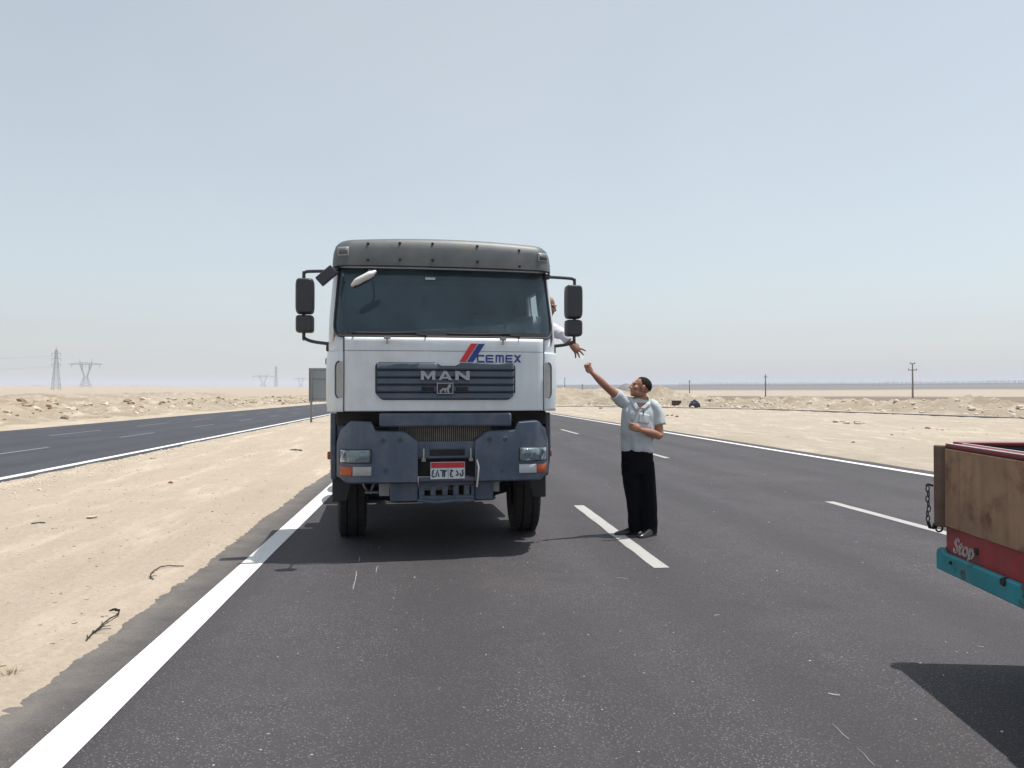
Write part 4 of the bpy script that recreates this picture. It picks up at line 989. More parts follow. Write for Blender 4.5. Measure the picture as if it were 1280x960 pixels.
def hand_parts(b, wrist, dirv, palm_n, curl, spread=.0, thumb_side=1, scale=1.0, pinch=False):
    """palm box and five bent fingers. dirv: wrist->knuckles, palm_n: out of the palm"""
    d = Vector(dirv).normalized(); n = Vector(palm_n); n = (n-d*n.dot(d)).normalized(); s = d.cross(n)*thumb_side
    wv = Vector(wrist); k = scale
    b.tube([wv, wv+d*.035*k, wv+d*.075*k, wv+d*.095*k], [(.026*k,.020*k),(.036*k,.019*k),(.041*k,.017*k),(.036*k,.012*k)], 14, ref=s, sub=3, round_ends=True)
    lens = (.068, .078, .073, .057)
    for i in range(4):
        off_ = (.030-.020*i)*k; base = wv+d*.085*k+s*off_; a = curl[i] if isinstance(curl, (list, tuple)) else curl
        L_ = lens[i]*k; p = [base-d*.02*k]; ang = 0; cur = base; dd = (d+s*spread*(1.5-i)*.5).normalized()
        p.append(cur)
        for frac, bend in ((.46, .55), (.30, .9), (.24, .6)):
            ang += a*bend; v = (dd*math.cos(ang)+n*math.sin(ang)); cur = cur+v*L_*frac; p.append(cur)
        b.tube(p, [(.010*k,.010*k),(.0098*k,.0098*k),(.009*k,.009*k),(.008*k,.008*k),(.007*k,.007*k)], 10, sub=2, round_ends=True)
    tb = wv+d*.025*k+s*.028*k
    if pinch: p = [tb, tb+s*.018*k+d*.03*k+n*.018*k, tb+s*.012*k+d*.060*k+n*.034*k, tb+d*.082*k+n*.040*k]
    else: p = [tb, tb+s*.028*k+d*.024*k+n*.010*k, tb+s*.045*k+d*.050*k+n*.016*k, tb+s*.050*k+d*.074*k+n*.018*k]
    b.tube(p, [(.015*k,.014*k),(.013*k,.012*k),(.011*k,.010*k),(.009*k,.008*k)], 10, sub=3, round_ends=True)

# ---- the standing man
_g = G(803, 668); MD = 8.86
man = empty('person', (_g.x, _g.y, 0), -YAW)
tag(man, 'man in grey polo shirt and black trousers reaching up to the truck window', 'person')
def mp(px, py, y=0.0):
    """photo pixel -> man's local coordinates at local depth y"""
    m_ = Matrix.Translation(Vector((_g.x, _g.y, 0))) @ Matrix.Rotation(-YAW, 4, 'Z')
    fwd = Vector((math.sin(YAW), math.cos(YAW), 0)); r_ = ray(px, py); base = Vector((_g.x, _g.y, 0))+fwd*y
    t = (base-_C).dot(fwd)/r_.dot(fwd); return m_.inverted() @ (_C+r_*t)
HM = Matrix.Translation(mp(800.5, 484.8, .0)) @ rotm(z=-84) @ rotm(x=-17) @ rotm(y=-4) @ Matrix.Scale(1.10, 4)
body = MB(); head_parts(HM, body)
body.tube([mp(803.5, 506, .03), mp(803, 499, .02), mp(801, 489, .02)], [(.070,.066),(.058,.060),(.056,.060)], 14, ref=(1,0,0), sub=3, round_ends=True)
shL, elL, wrL = mp(781, 503, .02), mp(757.5, 483, -.10), mp(739.5, 465.5, -.17)
body.tube([shL, shL.lerp(elL, .5), elL, elL.lerp(wrL, .35), wrL], [.058, (.052,.050), (.042,.044), (.044,.042), (.027,.023)], 14, sub=4, round_ends=True)
hdir = (mp(732.5, 455, -.19)-wrL); hand_parts(body, wrL, hdir, (-.45, -.30, .75), [1.0, 1.25, 1.35, 1.4], 0, -1, 1.06, pinch=True)
shR, elR, wrR = mp(819.5, 509, .02), mp(824.5, 544, -.06), mp(801, 537.5, -.26)
body.tube([shR, shR.lerp(elR, .5), elR, elR.lerp(wrR, .35), wrR], [.060, (.054,.052), (.044,.045), (.047,.045), (.028,.024)], 14, sub=4, round_ends=True)
hand_parts(body, wrR, mp(790, 533.5, -.30)-wrR, (.05, .8, -.1), [.45, .6, .75, .9], 0, -1, 1.06, pinch=True)
body.tube([mp(799, 505, .02), mp(797, 530, .0), mp(796, 575, .01)], [(.15,.085),(.16,.095),(.14,.09)], 16, ref=(1,0,0), sub=3, round_ends=True)
for (a, b, c, d) in (((787,575,0),(791,615,-.02),(793,640,-.01),(793.5,662,.02)), ((806,575,.02),(809.5,615,-.01),(812,640,.0),(812.5,665,-.02))):
    body.tube([mp(*a), mp(*b), mp(*c), mp(*d)], [.075,.06,.05,.042], 12, sub=3, round_ends=True)
bo = meshobj('body', remesh(body, .0045, 5), 'skin', man)
face_bits(HM, bo); hair_cap(HM, man)
# polo shirt
sh = MB()
sh.tube([mp(800.5, 502.5, .075), mp(799.5, 507, .02), mp(798.5, 520, .0), mp(797.5, 540, -.01), mp(796.5, 555, .0), mp(796.2, 564, .0)],
        [(.10,.045),(.185,.100),(.205,.130),(.200,.140),(.192,.140),(.186,.135)], 28, ref=(1,0,0), sub=5)
sh.tube([mp(789, 505, .02), shL.lerp(elL, .05), shL.lerp(elL, .52)], [(.085,.085),(.080,.082),(.072,.072)], 18, sub=4)
sh.tube([mp(812, 507, .02), mp(819, 511, .01), mp(823.5, 531, -.02)], [(.085,.085),(.080,.082),(.080,.078)], 18, sub=4)
sm = remesh(sh, .006, 4)
for v, p, n_ in vn(sm):   # cloth folds
    k = .011*noise.noise(Vector((p.x*9, p.y*9, p.z*5)))+.006*noise.noise(Vector((p.x*22, p.y*22, p.z*10)))+.007*math.sin(26*p.z+16*p.x+4*noise.noise(p*6))*sstep(1.35, 1.0, p.z)
    v.co = p+n_*k
so_ = meshobj('polo_shirt', sm, 'shirt', man)
# collar, placket, pocket with pen
nk = mp(803, 500, .02); col = []
for k in range(25):
    a = R(58+244*k/24); col.append((nk+Vector((.082*math.sin(a)-.012, -.080*math.cos(a), .030-.034*math.cos(a)))))
cb = MB().grid([[tuple(p) for p in col], [tuple(p+Vector(((p.x-nk.x)*.42, (p.y-nk.y)*.42, -.042))) for p in col]])
cb.build('collar', 'shirt', so_, solid=.006)
def surf(px, py, o=.004):
    """point on the shirt front seen at a pixel"""
    c = mp(px, py, -.6); m_ = man.matrix_world
    inv = (Matrix.Translation(Vector((_g.x, _g.y, 0))) @ Matrix.Rotation(-YAW, 4, 'Z')).inverted(); cc = inv @ _C
    ok, loc, nn, _ = so_.ray_cast(cc, (c-cc).normalized()); return (loc+nn*o) if ok else c
try:
    def patch(q, o, n=6):
        A_, B_, C_, D_ = q; rows = []
        for v_ in range(n+1):
            t = v_/n; rows.append([surf((A_[0]*(1-u)+B_[0]*u)*(1-t)+(D_[0]*(1-u)+C_[0]*u)*t, (A_[1]*(1-u)+B_[1]*u)*(1-t)+(D_[1]*(1-u)+C_[1]*u)*t, o) for u in [k_/n for k_ in range(n+1)]])
        return MB().grid([[tuple(p) for p in r_] for r_ in rows])
    patch(((794,503.5),(809,503.5),(800.5,511),(799,511)), .004).build('open_neck', 'skin', so_)
    patch(((789,503),(794.5,503.5),(799.5,511),(795,514)), .012, 4).build('collar_flap', 'shirt', so_, solid=-.004)
    patch(((808.5,503.5),(814,504),(805,513),(800,511)), .012, 4).build('collar_flap', 'shirt', so_, solid=-.004)
    patch(((793,511),(796,508),(792,526),(789,526)), .004).build('placket', 'shirt', so_, solid=-.003)
    patch(((799,516),(812,518.5),(810.5,530),(798,528.5)), .004).build('pocket', 'shirt', so_, solid=-.003)
    MB().tube([surf(804, 514, .012), surf(803.5, 520, .013)], .006, 6).build('pen', 'black', so_)
except Exception as e: print('surf', e)
# trousers
tr = MB()
tr.tube([mp(796.3, 561, .0), mp(796.5, 575, .0), mp(797.5, 592, .0)], [(.184,.130),(.188,.135),(.190,.130)], 24, ref=(1,0,0), sub=3)
tr.tube([mp(787, 578, .0), mp(790, 605, -.02), mp(792, 630, -.02), mp(793, 645, .0), mp(793.3, 663, .03)], [(.105,.12),(.098,.105),(.080,.090),(.074,.085),(.072,.088)], 18, ref=(1,0,0), sub=4)
tr.tube([mp(806, 578, .0), mp(809, 605, -.01), mp(811.2, 630, -.01), mp(812, 645, -.02), mp(812.5, 666.5, -.03)], [(.108,.12),(.102,.11),(.094,.098),(.092,.095),(.092,.10)], 18, ref=(1,0,0), sub=4)
tm = remesh(tr, .007, 3)
for v, p, n_ in vn(tm):
    v.co = p+n_*(.007*noise.noise(Vector((p.x*8, p.y*8, p.z*4)))+.004*math.sin(p.z*30+p.x*20)*sstep(.35, .1, p.z))
meshobj('trousers', tm, 'trousers', man)
# shoes: heel at the trouser hem, toes to the left and forward
for (hx, hy, ang, ) in ((.0, 0, 0),):
    pass
def shoe(heel, ang):
    d = Vector((math.cos(ang), math.sin(ang), 0)); s = Vector((-d.y, d.x, 0)); b = MB(); rows = []
    for (t, wd, hh) in ((-.035,.022,.05),(-.02,.036,.075),(.03,.040,.085),(.08,.040,.080),(.13,.044,.062),(.18,.048,.050),(.22,.046,.042),(.25,.036,.032),(.268,.018,.020)):
        row = []
        for i in range(13):
            a = math.pi*i/12; row.append(tuple(heel+d*t+s*(wd*math.cos(a))+Vector((0, 0, .004+hh*math.sin(a)**.8 if math.sin(a) > 0 else .004))))
        rows.append(row)
    b.grid(rows)
    for r_ in (rows[0], rows[-1]): b.add(r_, [tuple(range(13))])
    b.add([p for r_ in rows for p in (r_[0], r_[-1])], [(2*i, 2*i+1, 2*i+3, 2*i+2) for i in range(len(rows)-1)])
    b.build('shoe', 'leather', man)
hL_ = mp(794, 664, .04); hR_ = mp(815.5, 668, .0)
shoe(Vector((hL_.x, .05, 0)), R(202)); shoe(Vector((hR_.x, -.06, 0)), R(222))
# card passed between the hands
tip = mp(727.8, 449.0, -.19)
man_m = Matrix.Translation(Vector((_g.x, _g.y, 0))) @ Matrix.Rotation(-YAW, 4, 'Z')
cw = man_m @ tip
card = MB().box(-.012, .012, -.001, .001, -.03, .03).build('folded_paper', 'paper')
card.location = cw+Vector((0,0,.02)); card.rotation_euler = (R(-38), R(-24), R(-25)); tag(card, 'small folded white paper passed between the two hands', 'paper')

# ---- the driver leaning out
drv = empty('person', T0, TRZ); tag(drv, 'driver leaning out of the cab window with one arm reaching down', 'person')
def dp(px, py, yl): x, z = P(px, py, yl); return Vector((x, yl, z))
hc = dp(684.5, 383, .98)
DM = Matrix.Translation(hc) @ rotm(z=52) @ rotm(x=14)
db = MB(); head_parts(DM, db)
nb_ = hc+Vector((-.03, .03, -.11)); db.tube([nb_+Vector((-.05,.03,-.10)), nb_, hc], [.075,.056,.055], 12, sub=3, round_ends=True)
dsh = dp(689, 412, 1.0); delb = dp(702.5, 417.5, .78); dwr = dp(713.5, 429.5, .72)
db.tube([dsh, dsh.lerp(delb, .6), delb, dwr], [.055,.048,.043,.027], 12, sub=4, round_ends=True)
hand_parts(db, dwr, dp(725, 441.5, .70)-dwr, (-.15, .95, -.1), [.15, .25, .35, .45], .75, 1, 1.2, pinch=True)
db.tube([(.62, 1.18, 1.80), (.72, 1.16, 2.05), (.92, 1.08, 2.32)], [(.19,.13),(.19,.13),(.17,.11)], 14, sub=3, round_ends=True)
for x in (.50, .70): db.tube([(x, 1.18, 1.84), (x, .86, 1.88), (x, .74, 1.60)], [.085,.07,.055], 12, sub=3, round_ends=True)
lf = Vector((.44, 1.10, 2.28)); db.tube([(.78, 1.12, 2.34), lf, (.50, .92, 2.12), (.52, .80, 2.26)], [.06,.055,.045,.028], 12, sub=3, round_ends=True)
hand_parts(db, Vector((.52, .80, 2.26)), (.05, -.5, .5), (0, -.6, -.5), 1.1, 0, 1, 1.0)
dbo = meshobj('body', remesh(db, .005, 4), 'skin2', drv); face_bits(DM, dbo)
ds = MB()
ds.tube([(.62, 1.18, 1.78), (.72, 1.16, 2.05), (.92, 1.08, 2.34), tuple(nb_+Vector((-.06,.03,-.09)))], [(.21,.15),(.21,.15),(.19,.13),(.10,.09)], 18, sub=4)
ds.tube([dsh+Vector((-.08,.03,.02)), dsh, dsh.lerp(delb, .6), delb, delb.lerp(dwr, .75)], [.085,.080,.072,.062,.052], 14, sub=4)
ds.tube([(.80, 1.12, 2.36), (.60, 1.11, 2.31), (.44, 1.10, 2.28), (.48, .96, 2.16)], [.085,.075,.066,.058], 14, sub=3)
dm_ = remesh(ds, .007, 3)
for v, p, n_ in vn(dm_): v.co = p+n_*(.010*noise.noise(p*14)+.004*noise.noise(p*34))
meshobj('shirt', dm_, 'shirt_pale', drv)
dt = MB()
for x in (.50, .70): dt.tube([(x, 1.22, 1.84), (x, .86, 1.89), (x, .72, 1.58)], [.10,.085,.075], 12, sub=3)
meshobj('trousers', remesh(dt, .009, 2), 'trousers', drv)

# ================================================================== CARGO TRUCK AT THE RIGHT
_c = D(1168, 556, 4.72); CR = -R(10)
crg = empty('cargo_truck', (_c.x, _c.y, 0), CR)
tag(crg, 'parked cargo truck with brown weathered side boards above red and teal sills', 'truck')
Z1, Z0 = _c.z, .83; LEN, WID = 3.3, 1.75
bd = MB().prism([(-.10,Z0),(-.10,Z1-.015),(-LEN,Z1-.05),(-LEN,Z0)], 'x', .012, .045).build('side_board', 'board', crg, bevel=.004)
MB().prism([(-.10,Z0),(-.10,Z1-.015),(-LEN,Z1-.05),(-LEN,Z0)], 'x', WID-.045, WID-.012).build('side_board', 'board', crg, bevel=.004)
for k in range(2):   # upright posts of the near side
    y = -1.25-1.0*k; MB().box(-.004, .012, y-.05, y+.05, Z0, Z1-.05).build('upright', 'rust', bd, bevel=.004)
po = MB().tube([(.03, -.045, Z0-.01), (.03, -.045, Z1)], [(.050,.055)]*2, 8, ref=(1,1,0)).build('corner_post', 'rust', crg, bevel=.006)
MB().tube([(WID-.03, -.045, Z0-.01), (WID-.03, -.045, Z1)], [(.050,.055)]*2, 8, ref=(1,1,0)).build('corner_post', 'rust', crg, bevel=.006)
tb = MB().box(.08, WID-.08, -.06, -.02, Z0, Z1-.005).build('tailgate', 'board', crg, bevel=.004)
# maroon rim with white edge strips
for (x0, x1) in ((.02, .13), (WID-.13, WID-.02)):
    rm = MB().prism([(-.09,Z1-.012),(-LEN,Z1-.047),(-LEN,Z1-.022),(-.09,Z1+.012)], 'x', x0, x1).build('top_rail', 'maroon', crg, bevel=.006)
    for xx in (x0, x1-.014): MB().prism([(-.088,Z1+.013),(-LEN+.01,Z1-.021),(-LEN+.01,Z1-.017),(-.088,Z1+.017)], 'x', xx+.001, xx+.013).build('edge_strip', 'rim_white', rm)
MB().box(.10, WID-.10, -.085, -.015, Z1-.002, Z1+.022).build('top_rail', 'maroon', crg, bevel=.006)
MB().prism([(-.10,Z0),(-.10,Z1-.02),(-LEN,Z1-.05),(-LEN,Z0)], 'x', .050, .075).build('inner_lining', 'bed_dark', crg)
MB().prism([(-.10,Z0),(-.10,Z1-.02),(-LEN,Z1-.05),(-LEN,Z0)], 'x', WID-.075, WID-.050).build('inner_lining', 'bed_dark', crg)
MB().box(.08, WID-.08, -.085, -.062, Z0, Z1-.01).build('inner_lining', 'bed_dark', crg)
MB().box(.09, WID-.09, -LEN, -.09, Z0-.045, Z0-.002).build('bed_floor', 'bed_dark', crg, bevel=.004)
MB().box(.05, WID-.05, -LEN-.03, -LEN, Z0, Z1+.45).build('headboard', 'board', crg, bevel=.004)
red = MB().box(.030, .085, -LEN, -.075, .655, Z0-.003).build('red_sill', 'bed_red', crg, bevel=.004)
MB().box(.087, WID-.06, -.088, -.06, .655, Z0-.003).build('red_sill', 'bed_red', crg, bevel=.004)
tl = MB().prism([(-.03,.56),(-.03,.66),(-.05,.695),(-.08,.70),(-.13,.675),(-LEN,.675),(-LEN,.55)], 'x', -.012, .028).build('teal_sill', 'teal', crg, bevel=.012)
MB().box(.030, WID-.06, -.055, -.03, .562, .695).build('teal_sill', 'teal', crg, bevel=.012)
for y, z, r_ in ((-.42, .742, .022), (-.76, .655, .024), (-.22, .635, .012)):
    MB().lathe([(0, 0), (0, r_*.8), (.012, r_), (.03, r_)], 14, 'x', (.022 if z > .7 else -.022, y, z)).build('stud', 'dark', red, bevel=0)
tmx = text_mesh('Stop', .125, outline=.0022, shear=.35)
tmx.materials.clear(); tmx.materials.append(M['rim_white']); to = bpy.data.objects.new('lettering', tmx); COL.objects.link(to); to.parent = red
to.matrix_local = Matrix.Translation((.0270, -.275, .726)) @ Matrix(((0,0,-1,0),(-1,0,0,0),(0,1,0,0),(0,0,0,1)))
# chain and hooks at the corner
links = MB(); base = Vector((-.045, -.01, Z0+.21))
ch = empty('tail_chain'); ch.parent = crg
for k in range(7):
    c = base+Vector((.004*math.sin(k*2.1), .004*math.cos(k), -.030*k)); t = k*R(90)
    lp = [c+Vector((.010*math.cos(a)*math.cos(t), .010*math.cos(a)*math.sin(t), .020*math.sin(a))) for a in [2*math.pi*i/12 for i in range(13)]]
    MB().tube(lp, .0035, 5).build('link', 'dark', ch)
MB().tube([base+Vector((-.012,0,.02)), base+Vector((0,0,.03)), base+Vector((.03,.0,.02))], .007, 6).build('hook', 'dark', ch)
MB().tube([base+Vector((0,0,-.20)), base+Vector((.01,0,-.235)), base+Vector((.03,0,-.24)), base+Vector((.04,0,-.21))], .010, 6).build('hook', 'dark', ch)
MB().tube([(.02+.02*math.cos(a), -.01, Z0-.03+.02*math.sin(a)) for a in [2*math.pi*i/12 for i in range(13)]], .006, 5).build('ring', 'dark', ch)
# chassis, rear axle, cab
for x in (.55, WID-.55): MB().box(x-.04, x+.04, -5.0, -.10, .56, .70).build('chassis_rail', 'dark', crg, bevel=.01)
def cwheel(xm, y, rr_=.36, hw=.10):
    o = empty('wheel'); o.parent = crg
    MB().lathe([(-hw*.8,.20),(-hw,.27),(-hw*.85,rr_-.02),(-hw*.6,rr_),(hw*.6,rr_),(hw*.85,rr_-.02),(hw,.27),(hw*.8,.20)], 36, 'x', (xm, y, rr_)).build('tyre', 'rubber', o)
    sg = -1 if xm < WID/2 else 1
    MB().lathe([(sg*hw*.8,.20),(sg*hw*.5,.19),(sg*hw*.3,.10),(sg*hw*.6,.06),(sg*hw*.6,0)], 24, 'x', (xm, y, rr_)).build('rim', 'rim', o)
for y in (-1.55, -4.35):
    for x in (.24, WID-.24): cwheel(x, y)
    MB().tube([(.24, y, .36), (WID-.24, y, .36)], .05, 8).build('axle', 'dark', crg)
cbp = [(-3.42,.55),(-3.42,2.05),(-3.55,2.12),(-4.30,2.10),(-4.75,1.45),(-5.15,1.25),(-5.25,.95),(-5.25,.55)]
cc_ = MB().prism(cbp, 'x', .06, WID-.06).build('cab', 'teal', crg, bevel=.06)
for xx in (.045, WID-.055): MB().prism([(-3.6,1.42),(-3.6,1.95),(-4.22,1.95),(-4.58,1.42)], 'x', xx, xx+.012).build('side_window', 'black', cc_)
MB().box(.25, WID-.25, -3.425, -3.41, 1.5, 1.95).build('rear_window', 'black', cc_)

# ================================================================== ROADSIDE AND DISTANCE
# back of the road sign on the median
sgx = [G(389.5, 529.5), G(411, 527)]
sb = empty('road_sign', (sgx[0].x, sgx[0].y, 0), -YAW); dS = sgx[0].dot(_fw)
def sgl(px, py):
    return ((px-389.5)*dS/F, CH-(py-HY)*dS/F)
x0, zt_ = sgl(386.5, 460); x1, zb2 = sgl(428, 502)
tag(sb, 'grey back of a large road sign on two posts on the median', 'sign')
zmid = zt_+(zb2-zt_)*.33
MB().box(x0, x1, -.02, .02, zmid+.02, zt_).build('sign_panel', 'signback', sb, bevel=.01)
MB().box(x0, x1, -.02, .02, zb2, zmid-.02).build('sign_panel', 'signback', sb, bevel=.01)
for xx in (.0, x1-.35): MB().box(xx-.05, xx+.05, -.14, -.03, 0, zt_-.05).build('post', 'postgrey', sb, bevel=.01)
for zz in (zmid, zt_-.12, zb2+.15): MB().box(x0+.02, x1-.02, -.035, -.022, zz-.03, zz+.03).build('cross_rail', 'postgrey', sb)
for xx, zz in ((x0, zt_), (x0, zb2)): MB().box(xx-.02, xx+.03, -.03, .03, zb2, zt_).build('edge_trim', 'postgrey', sb); break
# a dark car far off on the other carriageway
cpos = G(405, 505.5); fcar = empty('distant_car', (-11.5, 122, 0), 0); tag(fcar, 'small dark car far along the blue-black carriageway', 'car')
MB().prism([(-2.1,.35),(-2.1,.75),(-1.9,.9),(-1.2,.95),(-.6,1.42),(1.0,1.45),(1.8,1.0),(2.1,.9),(2.1,.35)], 'x', -.85, .85).build('body', 'carpaint', fcar, bevel=.06)
for sx in (-1, 1):
    for yy in (-1.35, 1.35): MB().lathe([(-.1,0),(-.1,.3),(-.06,.32),(.06,.32),(.1,.3),(.1,0)], 18, 'x', (sx*.78, yy, .32)).build('wheel', 'rubber', fcar)
MB().prism([(-1.25,.97),(-.66,1.38),(-.66,1.0)], 'x', -.86, .86).build('window', 'black', fcar)

# pylons
def strut(b, p, q, t): b.tube([p, q], t, 4)
def lattice(name, px, py, d, h, base, top, arms, label, grp, wide=None, th=.12):
    c = D(px, py, d); c.z = H(c.x, c.y); o = empty(name, c, random.uniform(-.3, .3)); b = MB(); n = 9
    def corner(k, z):
        hw = base*(1-z/h)**1.25+top; return Vector(((1 if k in (0, 3) else -1)*hw, (1 if k < 2 else -1)*hw, z))
    levels = [h*(1-(1-i/n)**1.25)*.93 for i in range(n+1)]
    for k in range(4):
        for i in range(n):
            strut(b, corner(k, levels[i]), corner(k, levels[i+1]), th); k2 = (k+1) % 4
            strut(b, corner(k, levels[i]), corner(k2, levels[i+1]), th*.6); strut(b, corner(k2, levels[i]), corner(k, levels[i+1]), th*.6); strut(b, corner(k, levels[i+1]), corner(k2, levels[i+1]), th*.6)
    strut(b, (0, 0, levels[-1]), (0, 0, h), th); b.build('lattice', 'galv', o, smooth=False)
    for (z, L_) in arms:
        a = MB()
        for sg in (-1, 1):
            strut(a, (0, 0, z+.9), (sg*L_, 0, z), th*.8); strut(a, (0, 0, z-.2), (sg*L_, 0, z), th*.8)
        a.build('cross_arm', 'galv', o, smooth=False)
        for sg in (-1, 1): MB().tube([(sg*L_, 0, z), (sg*L_, 0, z-2.2)], th*1.1, 5).build('insulator', 'galv', o)
    tag(o, label, 'pylon', grp); return o
def delta(px, py, d, h, wd, label, grp, th=.16):
    """broad double-mast tower: narrow waist, V legs, long bridge"""
    c = D(px, py, d); c.z = H(c.x, c.y); o = empty('broad_pylon', c, 0); b = MB()
    zb_ = h*.38
    for sx in (-1, 1):
        for sy_ in (-1, 1):
            strut(b, (sx*wd*.16, sy_*3, 0), (sx*wd*.045, sy_*1, zb_), th); strut(b, (sx*wd*.045, sy_*1, zb_), (sx*wd*.19, sy_*.8, h*.82), th); strut(b, (sx*wd*.11, sy_*.8, h*.60), (sx*wd*.10, sy_*.8, h*.82), th)
            for k in range(4):
                t0, t1 = k/4, (k+1)/4
                strut(b, (sx*wd*(.16-.115*t0), sy_*(3-2*t0), zb_*t0), (-sx*wd*(.16-.115*t1), sy_*(3-2*t1), zb_*t1), th*.6)
                strut(b, (sx*wd*(.045+.145*t0), sy_, zb_+(h*.82-zb_)*t0), (sx*wd*(.03+.075*t1), sy_, zb_+(h*.82-zb_)*t1), th*.6)
        strut(b, (sx*wd*.17, 0, h*.82), (sx*wd*.18, 0, h), th)
    b.build('lattice', 'galv', o, smooth=False); a = MB()
    for yy in (-.8, .8):
        strut(a, (-wd*.5, yy*.2, h*.80), (-wd*.19, yy, h*.86), th); strut(a, (-wd*.19, yy, h*.86), (wd*.19, yy, h*.86), th); strut(a, (wd*.19, yy, h*.86), (wd*.5, yy*.2, h*.80), th); strut(a, (-wd*.5, yy*.2, h*.80), (wd*.5, yy*.2, h*.80), th)
        for k in range(16):
            x = -wd*.45+wd*.9*k/15; strut(a, (x, yy, h*.80), (x+wd*.03, yy, h*(.86 if abs(x) < wd*.19 else .83)), th*.7)
    a.build('bridge', 'galv', o, smooth=False)
    for x in (-wd*.42, 0, wd*.42): MB().tube([(x, 0, h*.80), (x, 0, h*.80-4)], th, 5).build('insulator', 'galv', o)
    tag(o, label, 'pylon', grp); return o
GP = 'power pylons across the desert'
p1 = lattice('lattice_pylon', 70, 491, 640, 36, 2.3, .55, ((21.5,3.4),(26,3.4),(30.5,3.4)), 'slim lattice pylon with three pairs of short arms, tallest on the skyline', GP, th=.16)
p2 = delta(107, 487, 900, 33.5, 37, 'broad twin-mast pylon with a long bridge beside the slim lattice pylon', GP, th=.24)
p3 = delta(329, 486, 1500, 29, 44, 'faint broad pylon on the skyline next to a slim mast', GP, th=.22)
p4 = lattice('lattice_pylon', 345, 486, 1400, 42, 2.2, .5, ((30,4),(36,4)), 'faint slim mast on the skyline beside a broad pylon', GP, th=.2)
p5 = delta(376, 485, 1700, 28, 34, 'faint broad pylon on the skyline above the road sign', GP, th=.22)
p6 = delta(46, 485, 2600, 22, 38, 'tiny far-off pylon barely above the horizon beside the slim lattice pylon', GP, th=.22)
p7 = delta(168, 485, 2600, 20, 36, 'tiny far-off pylon alone on the open horizon', GP, th=.22)
def wire(a, b, sag, r_, label):
    a, b = Vector(a), Vector(b); pts = [a.lerp(b, t/24)-Vector((0, 0, sag*4*(t/24)*(1-t/24))) for t in range(25)]
    tag(MB().tube(pts, r_, 4).build('power_cable', 'galv'), label, 'cable', 'cables strung from the slim lattice pylon')
b1 = p1.location
for z, x in ((19.3, -3.4), (19.3, 3.4), (28.3, -3.4), (28.3, 3.4)):
    wire((b1.x+x, b1.y, b1.z+z), (b1.x-330+x, b1.y-60, b1.z+z), 6, .035, 'thin power cable running from the slim lattice pylon')
# utility poles on the right
def upole(px, ptop, pbase, d, label, twin=True):
    c = D(px, pbase, d); g_ = H(c.x, c.y); hh = CH+(HY-ptop)*d/F-g_; o = empty('utility_pole', (c.x, c.y, g_), -YAW+.1)
    k = d/125
    MB().tube([(0, 0, -.3), (0, 0, hh*.5), (0, 0, hh)], [.17*k**.4, .13*k**.4, .09*k**.4], 8).build('pole', 'pole', o)
    z1 = hh-.55
    if twin:
        MB().box(-.42, .42, -.05, .05, hh-.14, hh-.02).build('cross_arm', 'pole', o); MB().box(-.72, .72, -.05, .05, hh-1.15, hh-1.02).build('cross_arm', 'pole', o)
        for x, z in ((-.38, hh-.02), (.38, hh-.02), (-.66, hh-1.02), (.66, hh-1.02)): MB().lathe([(0,.05),(.08,.07),(.12,.04),(.2,.05),(.22,0)], 8, 'z', (x, 0, z)).build('insulator', 'pole', o)
    else:
        MB().box(-.42, .42, -.05, .05, hh-.75, hh-.62).build('cross_arm', 'pole', o)
        for x in (-.38, .38): MB().lathe([(0,.05),(.08,.07),(.2,.04),(.22,0)], 8, 'z', (x, 0, hh-.62)).build('insulator', 'pole', o)
    tag(o, label, 'pole', 'utility poles along the desert track')
upole(1141, 454, 508, 122, 'utility pole with two crossarms behind the rubble bank, tallest of its line')
upole(957, 468, 500, 190, 'thin utility pole with a single crossarm beyond the parked box and cart', False)
upole(862, 475, 498, 270, 'thin utility pole rising just behind the blue cart', False)
upole(728, 480, 494, 300, 'thin utility pole between the truck and the raised arm, by the earth mounds', False)
upole(706, 472, 490, 420, 'faint utility pole closest to the truck mirror', False)
# box and cart out on the verge
c = G(846, 509); bx = empty('storage_box', (c.x, c.y, 0), .1); tag(bx, 'dark brown box lying on the sand by the service track', 'box')
k = c.length/F
MB().box(-5.5*k, 4.5*k, -.35, .35, .0, 7.5*k).build('case', 'crate', bx, bevel=.04); MB().box(-5.7*k, 4.7*k, -.4, .4, 7.5*k, 8.2*k).build('lid', 'crate', bx, bevel=.02)
c = G(868, 510); ct = empty('hand_cart', (c.x, c.y, 0), -.1); tag(ct, 'small dark blue cart heaped with bags on the sand verge', 'cart'); k = c.length/F
MB().box(-5*k, 5.5*k, -.4, .4, 3*k, 6.5*k).build('tray', 'bluecloth', ct, bevel=.05)
for sx in (-3.2, 3.6):
    for sy_ in (-.42, .42): MB().lathe([(-.06,.04),(-.06,2.6*k),(.06,2.6*k),(.06,.04)], 16, 'y', (sx*k, sy_, 2.7*k)).build('wheel', 'rubber', ct)
for sx, sz, r_ in ((-2.6, 7.4, 2.0), (.2, 8.6, 2.4), (3.0, 7.2, 1.8)): MB().ell((sx*k, 0, sz*k), (r_*k, .35, r_*.8*k), None, 12, 8).build('bag', 'bluecloth', ct)
